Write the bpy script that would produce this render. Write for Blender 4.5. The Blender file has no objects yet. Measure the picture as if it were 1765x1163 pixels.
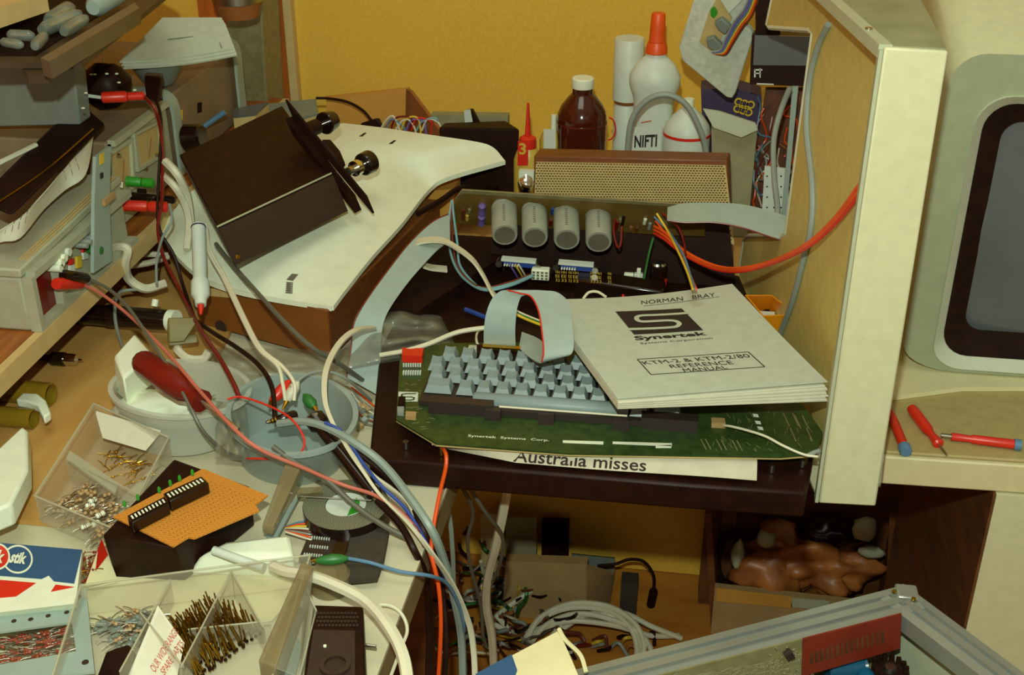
import bpy, bmesh, math, random
from math import sin, cos, pi, radians, atan2, sqrt
from mathutils import Vector, Matrix, Euler
random.seed(7)
SC = bpy.context.scene
COL = SC.collection
# ---------------------------------------------------------------- camera
FPX = 2100.0
cam_d = bpy.data.cameras.new('camera'); cam = bpy.data.objects.new('camera', cam_d); COL.objects.link(cam)
cam_d.sensor_width = 36; cam_d.lens = 36*FPX/1765; cam_d.clip_start = .02; cam_d.clip_end = 50
CAMLOC = Vector((0, 0, .7))
cam.location = CAMLOC
cam.rotation_euler = Euler((radians(90-28), 0, radians(8.5)), 'XYZ')
SC.camera = cam
CR = cam.rotation_euler.to_matrix()
# ---------------------------------------------------------------- world, flash, exposure
SC.view_settings.view_transform = 'Standard'; SC.view_settings.look = 'None'
SC.view_settings.gamma = 1; SC.view_settings.use_curve_mapping = False
SC.view_settings.exposure = 0.0
W_ = bpy.data.worlds.new('world'); SC.world = W_; W_.use_nodes = True
W_.node_tree.nodes['Background'].inputs[0].default_value = (1.0, .84, .56, 1)
W_.node_tree.nodes['Background'].inputs[1].default_value = .30
fl = bpy.data.lights.new('flash_light', 'POINT'); flo = bpy.data.objects.new('flash_light', fl); COL.objects.link(flo)
fl.energy = 45; fl.color = (.89, 1.0, .84); fl.shadow_soft_size = .012
flo.location = (-.022, .02, .825)
rl = bpy.data.lights.new('fill_light', 'AREA'); rlo = bpy.data.objects.new('fill_light', rl); COL.objects.link(rlo)
rl.energy = 10; rl.color = (.92, .98, .78); rl.size = 1.0  # added unseen overhead fill, lifts the horizontal surfaces
rlo.location = (-.3, .6, 2.1); rlo.rotation_euler = (radians(12), 0, 0)

# ---------------------------------------------------------------- rays of the photograph onto real surfaces
def ray(px, py):
    return CR @ Vector(((px-882.5)/FPX, -(py-581.5)/FPX, -1))
def inter(px, py, pl):
    d = ray(px, py); t = (pl[0]-CAMLOC).dot(pl[1])/d.dot(pl[1]); return CAMLOC+d*t
def P(px, py, z=0.): return inter(px, py, (Vector((0, 0, z)), Vector((0, 0, 1))))
def PY(px, py, y): return inter(px, py, (Vector((0, y, 0)), Vector((0, -1, 0))))
def PX(px, py, x): return inter(px, py, (Vector((x, 0, 0)), Vector((1, 0, 0))))
def plane3(a, b, c):
    n = (b-a).cross(c-a).normalized()
    if n.dot(CAMLOC-a) < 0: n = -n
    return (a, n)
def plz(z): return (Vector((0, 0, z)), Vector((0, 0, 1)))
def ply(y): return (Vector((0, y, 0)), Vector((0, -1, 0)))
def plx(x): return (Vector((x, 0, 0)), Vector((1, 0, 0)))
V = Vector
# ---------------------------------------------------------------- materials
def lin(c): c /= 255.; return c/12.92 if c <= .04045 else ((c+.055)/1.055)**2.4
def M(name, rgb, rough=.5, metal=0, var=.08, scale=40, bump=0, alpha=1, spec=.5, rgb2=None, kind='noise', stretch=(1, 1, 1), coat=0):
    m = bpy.data.materials.new(name); m.use_nodes = True; nt = m.node_tree; b = nt.nodes['Principled BSDF']
    c = [lin(x) for x in rgb]
    c2 = [lin(x) for x in rgb2] if rgb2 else [max(0, x*(1-var*2)) for x in c]
    c1 = c if rgb2 else [min(1, x*(1+var)) for x in c]
    tc = nt.nodes.new('ShaderNodeTexCoord'); mp = nt.nodes.new('ShaderNodeMapping'); mp.inputs['Scale'].default_value = stretch
    nt.links.new(tc.outputs['Object'], mp.inputs[0])
    if kind == 'wave':
        t = nt.nodes.new('ShaderNodeTexWave'); t.inputs['Scale'].default_value = scale; t.inputs['Distortion'].default_value = 6; t.inputs['Detail'].default_value = 3; t.inputs['Detail Scale'].default_value = 1.5; out = t.outputs['Fac'] if 'Fac' in t.outputs else t.outputs[1]
    elif kind == 'voronoi':
        t = nt.nodes.new('ShaderNodeTexVoronoi'); t.inputs['Scale'].default_value = scale; out = t.outputs['Distance']
    elif kind == 'brick':
        t = nt.nodes.new('ShaderNodeTexBrick'); t.inputs['Scale'].default_value = scale; out = t.outputs['Fac']
    else:
        t = nt.nodes.new('ShaderNodeTexNoise'); t.inputs['Scale'].default_value = scale; t.inputs['Detail'].default_value = 6; out = t.outputs['Fac']
    nt.links.new(mp.outputs[0], t.inputs['Vector'])
    r = nt.nodes.new('ShaderNodeValToRGB'); r.color_ramp.elements[0].position = .3; r.color_ramp.elements[1].position = .7
    r.color_ramp.elements[0].color = (*c2, 1); r.color_ramp.elements[1].color = (*c1, 1)
    nt.links.new(out, r.inputs[0]); nt.links.new(r.outputs[0], b.inputs['Base Color'])
    b.inputs['Roughness'].default_value = rough; b.inputs['Metallic'].default_value = metal
    b.inputs['Specular IOR Level'].default_value = spec; b.inputs['Alpha'].default_value = alpha
    if coat: b.inputs['Coat Weight'].default_value = coat
    if bump:
        bp = nt.nodes.new('ShaderNodeBump'); bp.inputs['Strength'].default_value = bump; bp.inputs['Distance'].default_value = .002
        nt.links.new(out, bp.inputs['Height']); nt.links.new(bp.outputs[0], b.inputs['Normal'])
    return m
K = {}
def mk(name, *a, **k): K[name] = M(name, *a, **k)
mk('wall', (230, 186, 66), .85, scale=160, var=.04)
mk('wall_side', (196, 104, 16), .6, scale=20, var=.2, stretch=(1, 1, .2))
mk('floor', (200, 138, 50), .5, scale=5, rgb2=(176, 108, 38), stretch=(1, 5, 1))
mk('railgrey', (100, 90, 74), .35, scale=20, var=.1)
mk('trayshade', (70, 54, 34), .5, scale=30, var=.1)  # dark tray brown, deepened to put its unlit shade into the colour
mk('laminate', (205, 200, 168), .5, scale=12, var=.03)
mk('edge', (140, 122, 78), .6, scale=30, var=.1)
mk('plywood', (200, 158, 88), .6, scale=9, rgb2=(184, 138, 66), stretch=(4, 1, 1))
mk('shelfwood', (165, 100, 35), .45, scale=14, rgb2=(130, 70, 22), stretch=(8, 1, 1))
mk('shelfedge', (205, 180, 120), .6, var=.05)
mk('darkwood', (125, 72, 30), .45, scale=25, rgb2=(100, 55, 22), stretch=(1, 8, 8))
mk('black', (38, 16, 6), .5, var=.2, scale=60, spec=.2)
mk('blackm', (36, 16, 6), .7, var=.2, scale=60, spec=.15)
mk('blackg', (30, 16, 9), .18, var=.1, scale=60)
mk('cream', (208, 208, 168), .5, scale=80, var=.03)
mk('creampanel', (206, 190, 108), .55, scale=80, var=.05)
mk('creamtop', (122, 128, 98), .5, scale=14, rgb2=(156, 160, 126))  # hood top's shade put into a greyer cream, mottled with stains
mk('oliveface', (158, 164, 132), .5, scale=60, var=.04)
mk('lipgrey', (176, 182, 152), .45, scale=60, var=.03)
mk('screen', (94, 98, 100), .25, scale=20, var=.06)
mk('tan', (178, 160, 104), .6, scale=70, var=.05)
mk('deskcream', (214, 206, 160), .5, scale=60, var=.03)
mk('white', (230, 240, 214), .5, scale=50, var=.03)
mk('whitecool', (206, 218, 204), .45, scale=60, var=.03)
mk('paper', (214, 214, 190), .8, scale=90, var=.03)
mk('greypaper', (186, 196, 176), .8, scale=90, var=.04)
mk('ink', (40, 28, 18), .8, var=.1)
mk('inkred', (190, 80, 60), .8, var=.1)
mk('ribbon', (160, 180, 172), .5, scale=60, var=.03)
mk('redw', (190, 40, 25), .4, var=.05)
mk('darkred', (118, 22, 10), .35, var=.1)
mk('red', (215, 45, 25), .35, var=.05)
mk('orange', (228, 84, 22), .4, var=.05)
mk('orangebin', (235, 150, 14), .45, var=.04)
mk('pink', (196, 108, 88), .45, var=.05)
mk('yellow', (222, 190, 50), .45, var=.05)
mk('green', (40, 110, 45), .4, var=.05)
mk('brightgreen', (50, 150, 40), .4, var=.05)
mk('blue', (40, 70, 150), .4, var=.05)
mk('blueg', (90, 130, 160), .4, var=.05)
mk('boxblue', (42, 84, 124), .6, var=.04)
mk('violet', (120, 100, 170), .45, var=.05)
mk('tealw', (120, 170, 175), .45, var=.05)
mk('brownw', (110, 50, 30), .45, var=.05)
mk('resred', (150, 70, 42), .4, var=.2)
mk('cablegrey', (134, 150, 140), .45, var=.04)
mk('greyw', (140, 150, 140), .45, var=.05)
mk('darkgreyw', (95, 95, 80), .45, var=.05)
mk('whitew', (214, 212, 184), .45, var=.04)
mk('tealgrey', (150, 170, 160), .45, scale=50, var=.04)
mk('instgrey', (168, 172, 146), .5, scale=50, var=.05)
mk('insttop', (138, 120, 92), .55, scale=14, var=.12)
mk('bluegrey', (122, 134, 124), .5, scale=50, var=.05)
mk('steel', (180, 176, 160), .3, 1, var=.08)
mk('chrome', (225, 225, 215), .12, 1, var=.03)
mk('brass', (190, 150, 50), .3, 1, var=.1)
mk('gold', (215, 165, 50), .3, 1, var=.1)
mk('alu', (160, 166, 158), .38, .6, scale=20, var=.05, stretch=(1, 1, 1))
mk('pcb', (34, 56, 22), .4, scale=120, rgb2=(54, 78, 32))
mk('pcbgrey', (136, 132, 92), .4, scale=90, rgb2=(116, 112, 74))
mk('pcbolive', (120, 98, 42), .35, scale=30, rgb2=(100, 80, 32))
mk('pcbback', (46, 44, 24), .5, scale=80, rgb2=(30, 24, 12))
mk('perf', (226, 158, 62), .5, kind='brick', scale=90, rgb2=(196, 128, 44))
mk('keycap', (128, 148, 146), .3, var=.05, scale=60, spec=.8)
mk('keyhouse', (48, 38, 32), .5, var=.1)
mk('capgrey', (150, 156, 138), .45, var=.05)
mk('captop', (104, 100, 84), .6, var=.1)
mk('fabric', (196, 174, 112), .85, var=.05, scale=60)
mk('hole', (50, 32, 16), .9, var=.05)
mk('amber', (70, 24, 8), .12, var=.1, spec=.6)
mk('amberlight', (92, 32, 10), .2, var=.1)
mk('glue', (206, 176, 70), .35, var=.05)
mk('foam', (205, 214, 196), .9, scale=120, var=.08, bump=.3)
mk('card', (206, 150, 60), .8, scale=30, var=.05)
mk('carddark', (150, 92, 36), .8, scale=30, var=.08)
mk('cardbeige', (170, 140, 90), .8, scale=30, var=.06)
mk('bag', (150, 148, 110), .8, scale=30, var=.1)
mk('navy', (60, 50, 84), .6, var=.1)
mk('mess', (110, 62, 30), .6, scale=60, rgb2=(60, 36, 26), bump=.6)
mk('brownbag', (188, 118, 54), .4, scale=26, rgb2=(120, 64, 26), bump=.5)
mk('tub', (210, 216, 200), .3, var=.02, alpha=.52, scale=20)
mk('tubblue', (166, 186, 180), .3, var=.02, alpha=.66, scale=20)
mk('clear', (214, 210, 180), .08, var=.02, alpha=.20, spec=.8)
mk('clearedge', (200, 200, 170), .15, var=.02, alpha=.55, spec=.8)
mk('smoke', (140, 126, 86), .15, var=.05, alpha=.6)
mk('bagclear', (170, 172, 150), .12, var=.2, alpha=.28, scale=25, bump=.5, spec=.8)
mk('glassy', (150, 164, 150), .08, var=.3, alpha=.55, scale=20, spec=1)
mk('ambertube', (146, 120, 30), .12, var=.1, alpha=.82, scale=20)
mk('resbody', (190, 160, 110), .5, var=.15, scale=200)
mk('tapegrey', (122, 124, 100), .5, scale=160, kind='wave', rgb2=(98, 100, 80))
mk('rubber', (58, 54, 42), .8, var=.1, scale=100)
mk('orangered', (124, 34, 14), .5, var=.1, scale=40)
mk('capblue', (20, 84, 116), .3, var=.1)
mk('newsprint', (200, 196, 170), .75, scale=50, var=.06)
mk('ledred', (110, 24, 12), .2, var=.1)
mk('lightcream', (224, 218, 170), .7, var=.03)
mk('wood2', (120, 70, 26), .6, scale=8, rgb2=(84, 48, 18), stretch=(1, 1, 6))
mk('liplight', (206, 214, 190), .45, var=.03)
mk('boxbrown', (132, 78, 24), .5, scale=25, var=.08)
mk('olive', (128, 118, 66), .5, var=.05)
mk('keysheen', (126, 144, 142), .42, var=.04, spec=.4)  # flash sheen of dark glossy keys put into a grey-blue base colour
mk('greyblack', (52, 36, 24), .6, var=.1, scale=90)
# ---------------------------------------------------------------- mesh builder
class MB:
    def __init__(s, m=None):
        s.v = []; s.f = []; s.mi = []; s.M = m or Matrix(); s.cur = 0
    def add(s, vs, fs):
        n = len(s.v); s.v += [s.M @ Vector(v) for v in vs]
        s.f += [tuple(i+n for i in f) for f in fs]; s.mi += [s.cur]*len(fs); return s
    def box(s, c, d):
        x, y, z = c; a, b, e = d[0]/2, d[1]/2, d[2]/2
        return s.hexa([(x-a, y-b, z+e), (x+a, y-b, z+e), (x+a, y+b, z+e), (x-a, y+b, z+e)], [(x-a, y-b, z-e), (x+a, y-b, z-e), (x+a, y+b, z-e), (x-a, y+b, z-e)])
    def hexa(s, t, b):
        return s.add(list(t)+list(b), [(0, 1, 2, 3), (7, 6, 5, 4), (0, 4, 5, 1), (1, 5, 6, 2), (2, 6, 7, 3), (3, 7, 4, 0)])
    def slab(s, poly, ext):
        n = len(poly); poly = [Vector(p) for p in poly]; ext = Vector(ext)
        return s.add(poly+[p-ext for p in poly], [tuple(range(n)), tuple(reversed(range(n, 2*n)))]+[(i, i+n, (i+1) % n+n, (i+1) % n) for i in range(n)])
    def ring(s, outer, inner, ext):
        n = len(outer); o = [Vector(p) for p in outer]; i_ = [Vector(p) for p in inner]; e = Vector(ext)
        vs = o+i_+[p-e for p in o]+[p-e for p in i_]; fs = []
        for k in range(n):
            j = (k+1) % n
            fs += [(k, j, n+j, n+k), (2*n+k, 3*n+k, 3*n+j, 2*n+j), (k, 2*n+k, 2*n+j, j), (n+k, n+j, 3*n+j, 3*n+k)]
        return s.add(vs, fs)
    def cyl(s, p0, p1, r0, r1=None, n=16):
        r1 = r0 if r1 is None else r1; p0 = Vector(p0); p1 = Vector(p1); d = (p1-p0).normalized()
        a = d.orthogonal().normalized(); b = d.cross(a); vs = []
        for p, r in ((p0, r0), (p1, r1)):
            vs += [p+(a*cos(2*pi*i/n)+b*sin(2*pi*i/n))*r for i in range(n)]
        return s.add(vs, [(i, (i+1) % n, n+(i+1) % n, n+i) for i in range(n)]+[tuple(reversed(range(n))), tuple(range(n, 2*n))])
    def rev(s, p0, p1, prof, n=20, cap=True):
        """surface of revolution along p0->p1; prof = [(t along 0..1, r)]"""
        p0 = Vector(p0); p1 = Vector(p1); L = p1-p0; d = L.normalized(); a = d.orthogonal().normalized(); b = d.cross(a); vs = []
        for t, r in prof: vs += [p0+L*t+(a*cos(2*pi*i/n)+b*sin(2*pi*i/n))*r for i in range(n)]
        fs = []
        for k in range(len(prof)-1):
            fs += [(k*n+i, k*n+(i+1) % n, (k+1)*n+(i+1) % n, (k+1)*n+i) for i in range(n)]
        if cap: fs += [tuple(reversed(range(n))), tuple(range((len(prof)-1)*n, len(prof)*n))]
        return s.add(vs, fs)
    def tube(s, pts, r, n=7, sub=6):
        q = smooth(pts, sub); m = len(q); vs = []; up = None
        for i, p in enumerate(q):
            t = (q[min(i+1, m-1)]-q[max(i-1, 0)]).normalized()
            if up is None: up = t.orthogonal().normalized()
            a = (up-t*up.dot(t))
            a = a.normalized() if a.length > 1e-6 else t.orthogonal().normalized()
            up = a; b = t.cross(a)
            rr = r(i/(m-1)) if callable(r) else r
            vs += [p+(a*cos(2*pi*j/n)+b*sin(2*pi*j/n))*rr for j in range(n)]
        fs = []
        for k in range(m-1): fs += [(k*n+i, k*n+(i+1) % n, (k+1)*n+(i+1) % n, (k+1)*n+i) for i in range(n)]
        fs += [tuple(reversed(range(n))), tuple(range((m-1)*n, m*n))]
        return s.add(vs, fs)
    def ribbon(s, A, B, th=.0012, sub=6, bump=0):
        """strip between two edge curves A and B, real thickness"""
        a = smooth(A, sub); b = smooth(B, sub); m = len(a); vs = []
        for i in range(m):
            t = (a[min(i+1, m-1)]-a[max(i-1, 0)]); nrm = t.cross(b[i]-a[i]); nrm = nrm.normalized()*th/2 if nrm.length > 1e-9 else Vector((0, 0, th/2))
            vs += [a[i]+nrm, b[i]+nrm, b[i]-nrm, a[i]-nrm]
        fs = [(0, 3, 2, 1), (4*m-4, 4*m-3, 4*m-2, 4*m-1)]
        for i in range(m-1):
            k = 4*i
            for j in range(4): fs.append((k+j, k+(j+1) % 4, k+4+(j+1) % 4, k+4+j))
        return s.add(vs, fs)
    def sheet(s, fn, nu=12, nv=12, th=.001):
        vs = [Vector(fn(i/nu, j/nv)) for j in range(nv+1) for i in range(nu+1)]
        w = nu+1; N = len(vs); ns = []
        for j in range(nv+1):
            for i in range(nu+1):
                a = vs[j*w+min(i+1, nu)]-vs[j*w+max(i-1, 0)]; b = vs[min(j+1, nv)*w+i]-vs[max(j-1, 0)*w+i]
                n = a.cross(b); ns.append(n.normalized() if n.length > 1e-12 else Vector((0, 0, 1)))
        low = [v-n*th for v, n in zip(vs, ns)]
        fs = []
        for j in range(nv):
            for i in range(nu):
                k = j*w+i; fs += [(k, k+1, k+w+1, k+w), (N+k, N+k+w, N+k+w+1, N+k+1)]
        for i in range(nu): fs += [(i, N+i, N+i+1, i+1), (nv*w+i, nv*w+i+1, N+nv*w+i+1, N+nv*w+i)]
        for j in range(nv): fs += [(j*w, (j+1)*w, N+(j+1)*w, N+j*w), (j*w+nu, N+j*w+nu, N+(j+1)*w+nu, (j+1)*w+nu)]
        return s.add(vs+low, fs)
    def blob(s, c, r, n=3, amp=.15, sc=None, seed=0):
        bm = bmesh.new(); bmesh.ops.create_icosphere(bm, subdivisions=n, radius=1)
        from mathutils import noise
        sc = sc or (r, r, r); vs = []
        for v in bm.verts:
            k = 1+amp*noise.noise(v.co*2.2+Vector((seed*3.1, seed, 0)))*2
            vs.append(Vector((c[0]+v.co.x*sc[0]*k, c[1]+v.co.y*sc[1]*k, c[2]+v.co.z*sc[2]*k)))
        fs = [tuple(v.index for v in f.verts) for f in bm.faces]; bm.free()
        return s.add(vs, fs)
def smooth(pts, sub=6):
    p = [Vector(x) for x in pts]
    if sub <= 1 or len(p) < 3: return p
    out = []
    for i in range(len(p)-1):
        a = p[i-1] if i else p[0]*2-p[1]; b = p[i]; c = p[i+1]; d = p[i+2] if i+2 < len(p) else p[-1]*2-p[-2]
        for k in range(sub):
            t = k/sub
            out.append(.5*((2*b)+(c-a)*t+(2*a-5*b+4*c-d)*t*t+(3*b-a-3*c+d)*t**3))
    out.append(p[-1]); return out
# ---------------------------------------------------------------- objects
def orig(o):
    v = Vector((0, 0, 0))
    while o is not None: v = v+o.location; o = o.parent
    return v
def T(name, label, cat, loc, group=None):
    o = bpy.data.objects.new(name, None); o.empty_display_size = .01; COL.objects.link(o); o.location = loc
    o['label'] = label; o['category'] = cat
    if group: o['group'] = group
    return o
def B(mb, name, mat, root=None, label=None, cat=None, group=None, kind=None, bev=0, flat=False):
    if root is not None: org = orig(root)
    else:
        xs = [v.x for v in mb.v]; ys = [v.y for v in mb.v]; zs = [v.z for v in mb.v]
        org = Vector(((min(xs)+max(xs))/2, (min(ys)+max(ys))/2, min(zs)))
    me = bpy.data.meshes.new(name); me.from_pydata([v-org for v in mb.v], [], mb.f)
    for m in (mat if isinstance(mat, (list, tuple)) else [mat]): me.materials.append(K[m])
    if any(mb.mi):
        for p, i in zip(me.polygons, mb.mi): p.material_index = i
    bm = bmesh.new(); bm.from_mesh(me); bmesh.ops.recalc_face_normals(bm, faces=bm.faces); bm.to_mesh(me); bm.free()
    me.update()
    if not flat:
        me.polygons.foreach_set('use_smooth', [True]*len(me.polygons))
        if name not in ('package', 'fold', 'film', 'crumpled_tissue', 'wrapper', 'black_pot', 'block'): me.set_sharp_from_angle(angle=radians(38))
    o = bpy.data.objects.new(name, me); COL.objects.link(o)
    if root is not None: o.parent = root
    else: o.location = org
    if label: o['label'] = label
    if cat: o['category'] = cat
    if group: o['group'] = group
    if kind: o['kind'] = kind
    if bev:
        b = o.modifiers.new('bevel', 'BEVEL'); b.width = bev; b.segments = 2; b.limit_method = 'ANGLE'; b.angle_limit = radians(35)
    return o
def S(mb, name, mat, bev=0): return B(mb, name, mat, kind='structure', bev=bev)
def dup(root, loc, rot=None, label=None):
    r = root.copy(); COL.objects.link(r); r.location = loc
    if rot: r.rotation_euler = rot
    if label: r['label'] = label
    for ch in list(root.children):
        c = ch.copy(); COL.objects.link(c); c.parent = r
        for g in list(ch.children):
            d = g.copy(); COL.objects.link(d); d.parent = c
    return r
def px(mb, pts, pl, th, off=0):
    """polygon given on the photograph, laid on the real plane pl, thickness th outward from it"""
    q = [inter(x, y, pl)+pl[1]*(off+th) for x, y in pts]
    return mb.slab(q, pl[1]*th)
def lines(mb, pts, pl, w, th=.0004, off=0, z=None):
    q = [inter(x, y, pl) for x, y in pts]
    for a, b in zip(q[:-1], q[1:]):
        d = (b-a); 
        if d.length < 1e-6: continue
        d.normalize(); s_ = pl[1].cross(d)*w/2; e = pl[1]*(off+th)
        mb.slab([a-s_-d*w*.3+e, b-s_+d*w*.3+e, b+s_+d*w*.3+e, a+s_-d*w*.3+e], pl[1]*th)
    return mb
def text(mb, s, corners, pl, th=.0004, off=0, bold=0, shear=0):
    """letters of s stretched to the four photo corners (bl, br, tr, tl) on plane pl"""
    cu = bpy.data.curves.new('t', 'FONT'); cu.body = s; cu.size = 1; cu.offset = bold; cu.shear = shear; cu.resolution_u = 3
    o = bpy.data.objects.new('t', cu); COL.objects.link(o)
    dg = bpy.context.evaluated_depsgraph_get(); me = bpy.data.meshes.new_from_object(o.evaluated_get(dg))
    xs = [v.co.x for v in me.vertices]; ys = [v.co.y for v in me.vertices]
    if xs:
        x0, x1, y0, y1 = min(xs), max(xs), min(ys), max(ys)
        c = [inter(a, b, pl) if not isinstance(a, Vector) else a for a, b in corners]
        vs = []
        for v in me.vertices:
            u = (v.co.x-x0)/(x1-x0); w = (v.co.y-y0)/(y1-y0)
            vs.append(c[0]*(1-u)*(1-w)+c[1]*u*(1-w)+c[2]*u*w+c[3]*(1-u)*w+pl[1]*(off+th))
        mb.add(vs, [tuple(p.vertices) for p in me.polygons])
    bpy.data.objects.remove(o); bpy.data.curves.remove(cu); bpy.data.meshes.remove(me)
    return mb
def pts3(L, dz=0): return [P(a, b, c+dz) for a, b, c in L]
def cable(name, label, L, r, mat, group=None, cat='cable', root=None, n=7):
    return B(MB().tube(pts3(L), r, n=n), name, mat, root, label if root is None else None, cat if root is None else None, group)

def drop_on(mb, o, gap=.0006):
    """lay printing on the surface of object o, along the lines of sight of the photograph"""
    from mathutils.bvhtree import BVHTree
    org = orig(o); bv = BVHTree.FromPolygons([v.co+org for v in o.data.vertices], [tuple(f.vertices) for f in o.data.polygons])
    for v in mb.v:
        d = (v-CAMLOC).normalized(); h = bv.ray_cast(CAMLOC, d)[0]
        if h is not None: v.xyz = h-d*gap
    return mb
# ================================================================ SETTING
S(MB().box((0, 2.03, .3), (4.4, .06, 2.8)), 'wall_back', 'wall')
S(MB().box((-1.32, .6, .3), (.06, 3.4, 2.8)), 'wall_left', 'wall_side')
S(MB().box((0, .6, -.73), (4.4, 3.4, .06)), 'floor', 'floor')
S(MB().box((-.677, 1.99, .3), (.014, .02, 1.2)), 'trim_1', 'shelfedge')
S(MB().box((-.76, 1.992, .35), (.15, .016, 1.1)), 'trim_2', 'wall_side')
S(MB().box((.0, 1.765, -.365), (2.2, .02, .665)), 'wall_knee', 'wall')
S(MB().box((-.2, 1.942, -.02), (2.2, .11, .03)), 'trim_3', 'laminate')
# left bench
t = T('workbench', 'white laminate workbench top with grey edge on the left side', 'workbench', (-.76, .9, -.7))
B(MB().slab([V((-1.28, .2, 0)), V((-.226, .2, 0)), V((-.21, 1.05, 0)), V((-.2, 1.32, 0)), V((-1.28, 1.32, 0))], (0, 0, .004)), 'laminate_top', 'laminate', t)
B(MB().slab([V((-1.28, .2, -.0045)), V((-.226, .2, -.0045)), V((-.21, 1.05, -.0045)), V((-.2, 1.32, -.0045)), V((-1.28, 1.32, -.0045))], (0, 0, .032)), 'bench_edge', 'edge', t)
for x, y in ((-1.2, .3), (-.3, .3), (-1.2, 1.25), (-.33, 1.27)): B(MB().box((x, y, -.369), (.05, .05, .662)), 'leg', 'wood2', t)
t = T('back_bench', 'wooden rear bench along the back wall', 'workbench', (0, 1.66, -.7))
B(MB().slab([V((-1.28, 1.325, 0)), V((.12, 1.325, 0)), V((.19, 1.83, 0)), V((-1.28, 1.83, 0))], (0, 0, .024)), 'bench_top', 'plywood', t)
for x in (-1.2, .1): B(MB().box((x, 1.70, -.362), (.05, .04, .676)), 'leg', 'wood2', t)
B(MB().slab([P(0, 560, .006)+V((-.5, 0, 0)), P(0, 900, .006)+V((-.5, 0, 0)), P(150, 905, .006), P(300, 760, .006), P(330, 560, .006)+V((.05, .02, 0)), P(330, 500, .006), P(100, 480, .006)+V((-.6, 0, 0))], (0, 0, .0055)), 'plywood_board', 'plywood',
  label='flat tan plywood board lying on the bench under the left shelf', cat='board')
# shelf
t = T('shelf', 'low wooden instrument shelf with a pale front edge on the left', 'shelf', (-.9, 1.3, .001))
B(MB().box((-.9, 1.25, .088), (.46, 1.3, .022)), 'shelf_board', 'shelfwood', t)
B(MB().box((-.664, 1.25, .088), (.010, 1.3, .0222)), 'front_edge', 'shelfedge', t)
for y in (1.85,): B(MB().box((-.9, y, .0395), (.42, .02, .074)), 'support', 'shelfwood', t)
B(MB().box((-1.05, .7, .0395), (.1, .02, .074)), 'support', 'shelfwood', t)
# right desk
t = T('desk', 'cream and tan steel desk on the right carrying the monitor', 'desk', (.75, 1.5, -.7))
B(MB().slab([V((.215, 1.11, 0)), V((1.4, 1.14, 0)), V((1.4, 1.84, 0)), V((.215, 1.81, 0))], (0, 0, .012)), 'desk_top', 'tan', t, bev=.002)
B(MB().slab([V((.213, 1.107, -.0005)), V((1.4, 1.137, -.0005)), V((1.4, 1.13, -.0005)), V((.213, 1.1, -.0005))], (0, 0, .034)), 'front_rail', 'deskcream', t, bev=.002)
a = PY(1718, 862, 1.12)
B(MB().slab([P(1718, 853, -.036)+V((0, .0, 0)), V((.8, 1.12, -.036)), V((.8, 1.585, -.036)), V((.36, 1.585, -.036))], (0, 0, .66)), 'pedestal', 'cream', t)
pa = P(1718, 853, -.036)
B(MB().hexa([pa+V((-.003, .001, 0)), pa+V((-.0005, .001, 0)), V((.3595, 1.585, -.036)), V((.357, 1.585, -.036))], [pa+V((-.003, .001, -.655)), pa+V((-.0005, .001, -.655)), V((.3595, 1.585, -.691)), V((.357, 1.585, -.691))]), 'side_panel', 'wood2', t)
B(MB().box((.50, 1.098, -.27), (.15, .012, .36)), 'drawer_front', 'creamtop', t, bev=.003)
B(MB().box((1.3, 1.5, -.365), (.06, .5, .66)), 'leg', 'cream', t)
B(MB().slab([P(1530, 684, .006), P(1660, 667, .006), P(1765, 655, .006)+V((.3, .03, 0)), V((.75, 1.8, .006)), V((.24, 1.8, .006))], (0, 0, .0055)), 'monitor_base_board', 'lightcream', label='pale cream board lying under the monitor on the desk', cat='board')
# monitor
t = T('monitor', 'cream computer monitor with a grey screen in a black surround', 'monitor', (.5, 1.45, .0065))
yf = 1.28
L_ = PY(1555, 604, yf); xl = .262; zt = .375; zb = .0075
x1 = xl+.40
def rr(x0, x1, z0, z1, r, y, n=6, tl=None):
    pts = []
    for cx, cz, a0 in ((x1-r, z1-r, 0), (x0+r, z1-r, 90), (x0+r, z0+r, 180), (x1-r, z0+r, 270)):
        for i in range(n+1):
            a = radians(a0+90*i/n)
            if tl and a0 == 180: pts.append(V((x0+tl[0]+tl[0]*cos(a), y, z0+tl[1]+tl[1]*sin(a))))
            else: pts.append(V((cx+r*cos(a), y, cz+r*sin(a))))
    return pts
sh = MB(); o0 = rr(xl, x1, zb, zt, .035, yf, tl=(.06, .032)); o1 = rr(xl-.006, x1-.004, zb+.004, zt+.09, .04, yf+.25, tl=(.06, .03)); o2 = rr(xl+.05, x1-.05, zb+.05, zt-.02, .04, yf+.36)
n = len(o0); sh.add(o0+o1+o2, [(i, (i+1) % n, n+(i+1) % n, n+i) for i in range(n)]+[(n+i, n+(i+1) % n, 2*n+(i+1) % n, 2*n+i) for i in range(n)]+[tuple(range(2*n, 3*n))])
B(sh, 'casing', 'cream', t)
lip = PY(1690, 170, yf); bz0 = PY(1640, 640, yf).z
i0 = rr(lip.x-.002, x1-.04, zb+.006, zt-.042, .035, yf, tl=(.035, .03))
B(MB().ring([p for p in o0], [p for p in i0], (0, -.003, 0)), 'front_frame', 'oliveface', t)
i1 = rr(lip.x+.010, x1-.05, zb+.016, zt-.054, .03, yf+.012)
m_ = MB(); n = len(i0); m_.add([p+V((0, -.004, 0)) for p in i0]+i1+[p+V((.0, .02, 0)) for p in i0], [(i, (i+1) % n, n+(i+1) % n, n+i) for i in range(n)]+[(i, 2*n+i, 2*n+(i+1) % n, (i+1) % n) for i in range(n)])
B(m_, 'inner_lip', 'liplight', t)
i2 = rr(lip.x+.032, x1-.07, zb+.046, zt-.075, .02, yf+.02)
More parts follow.
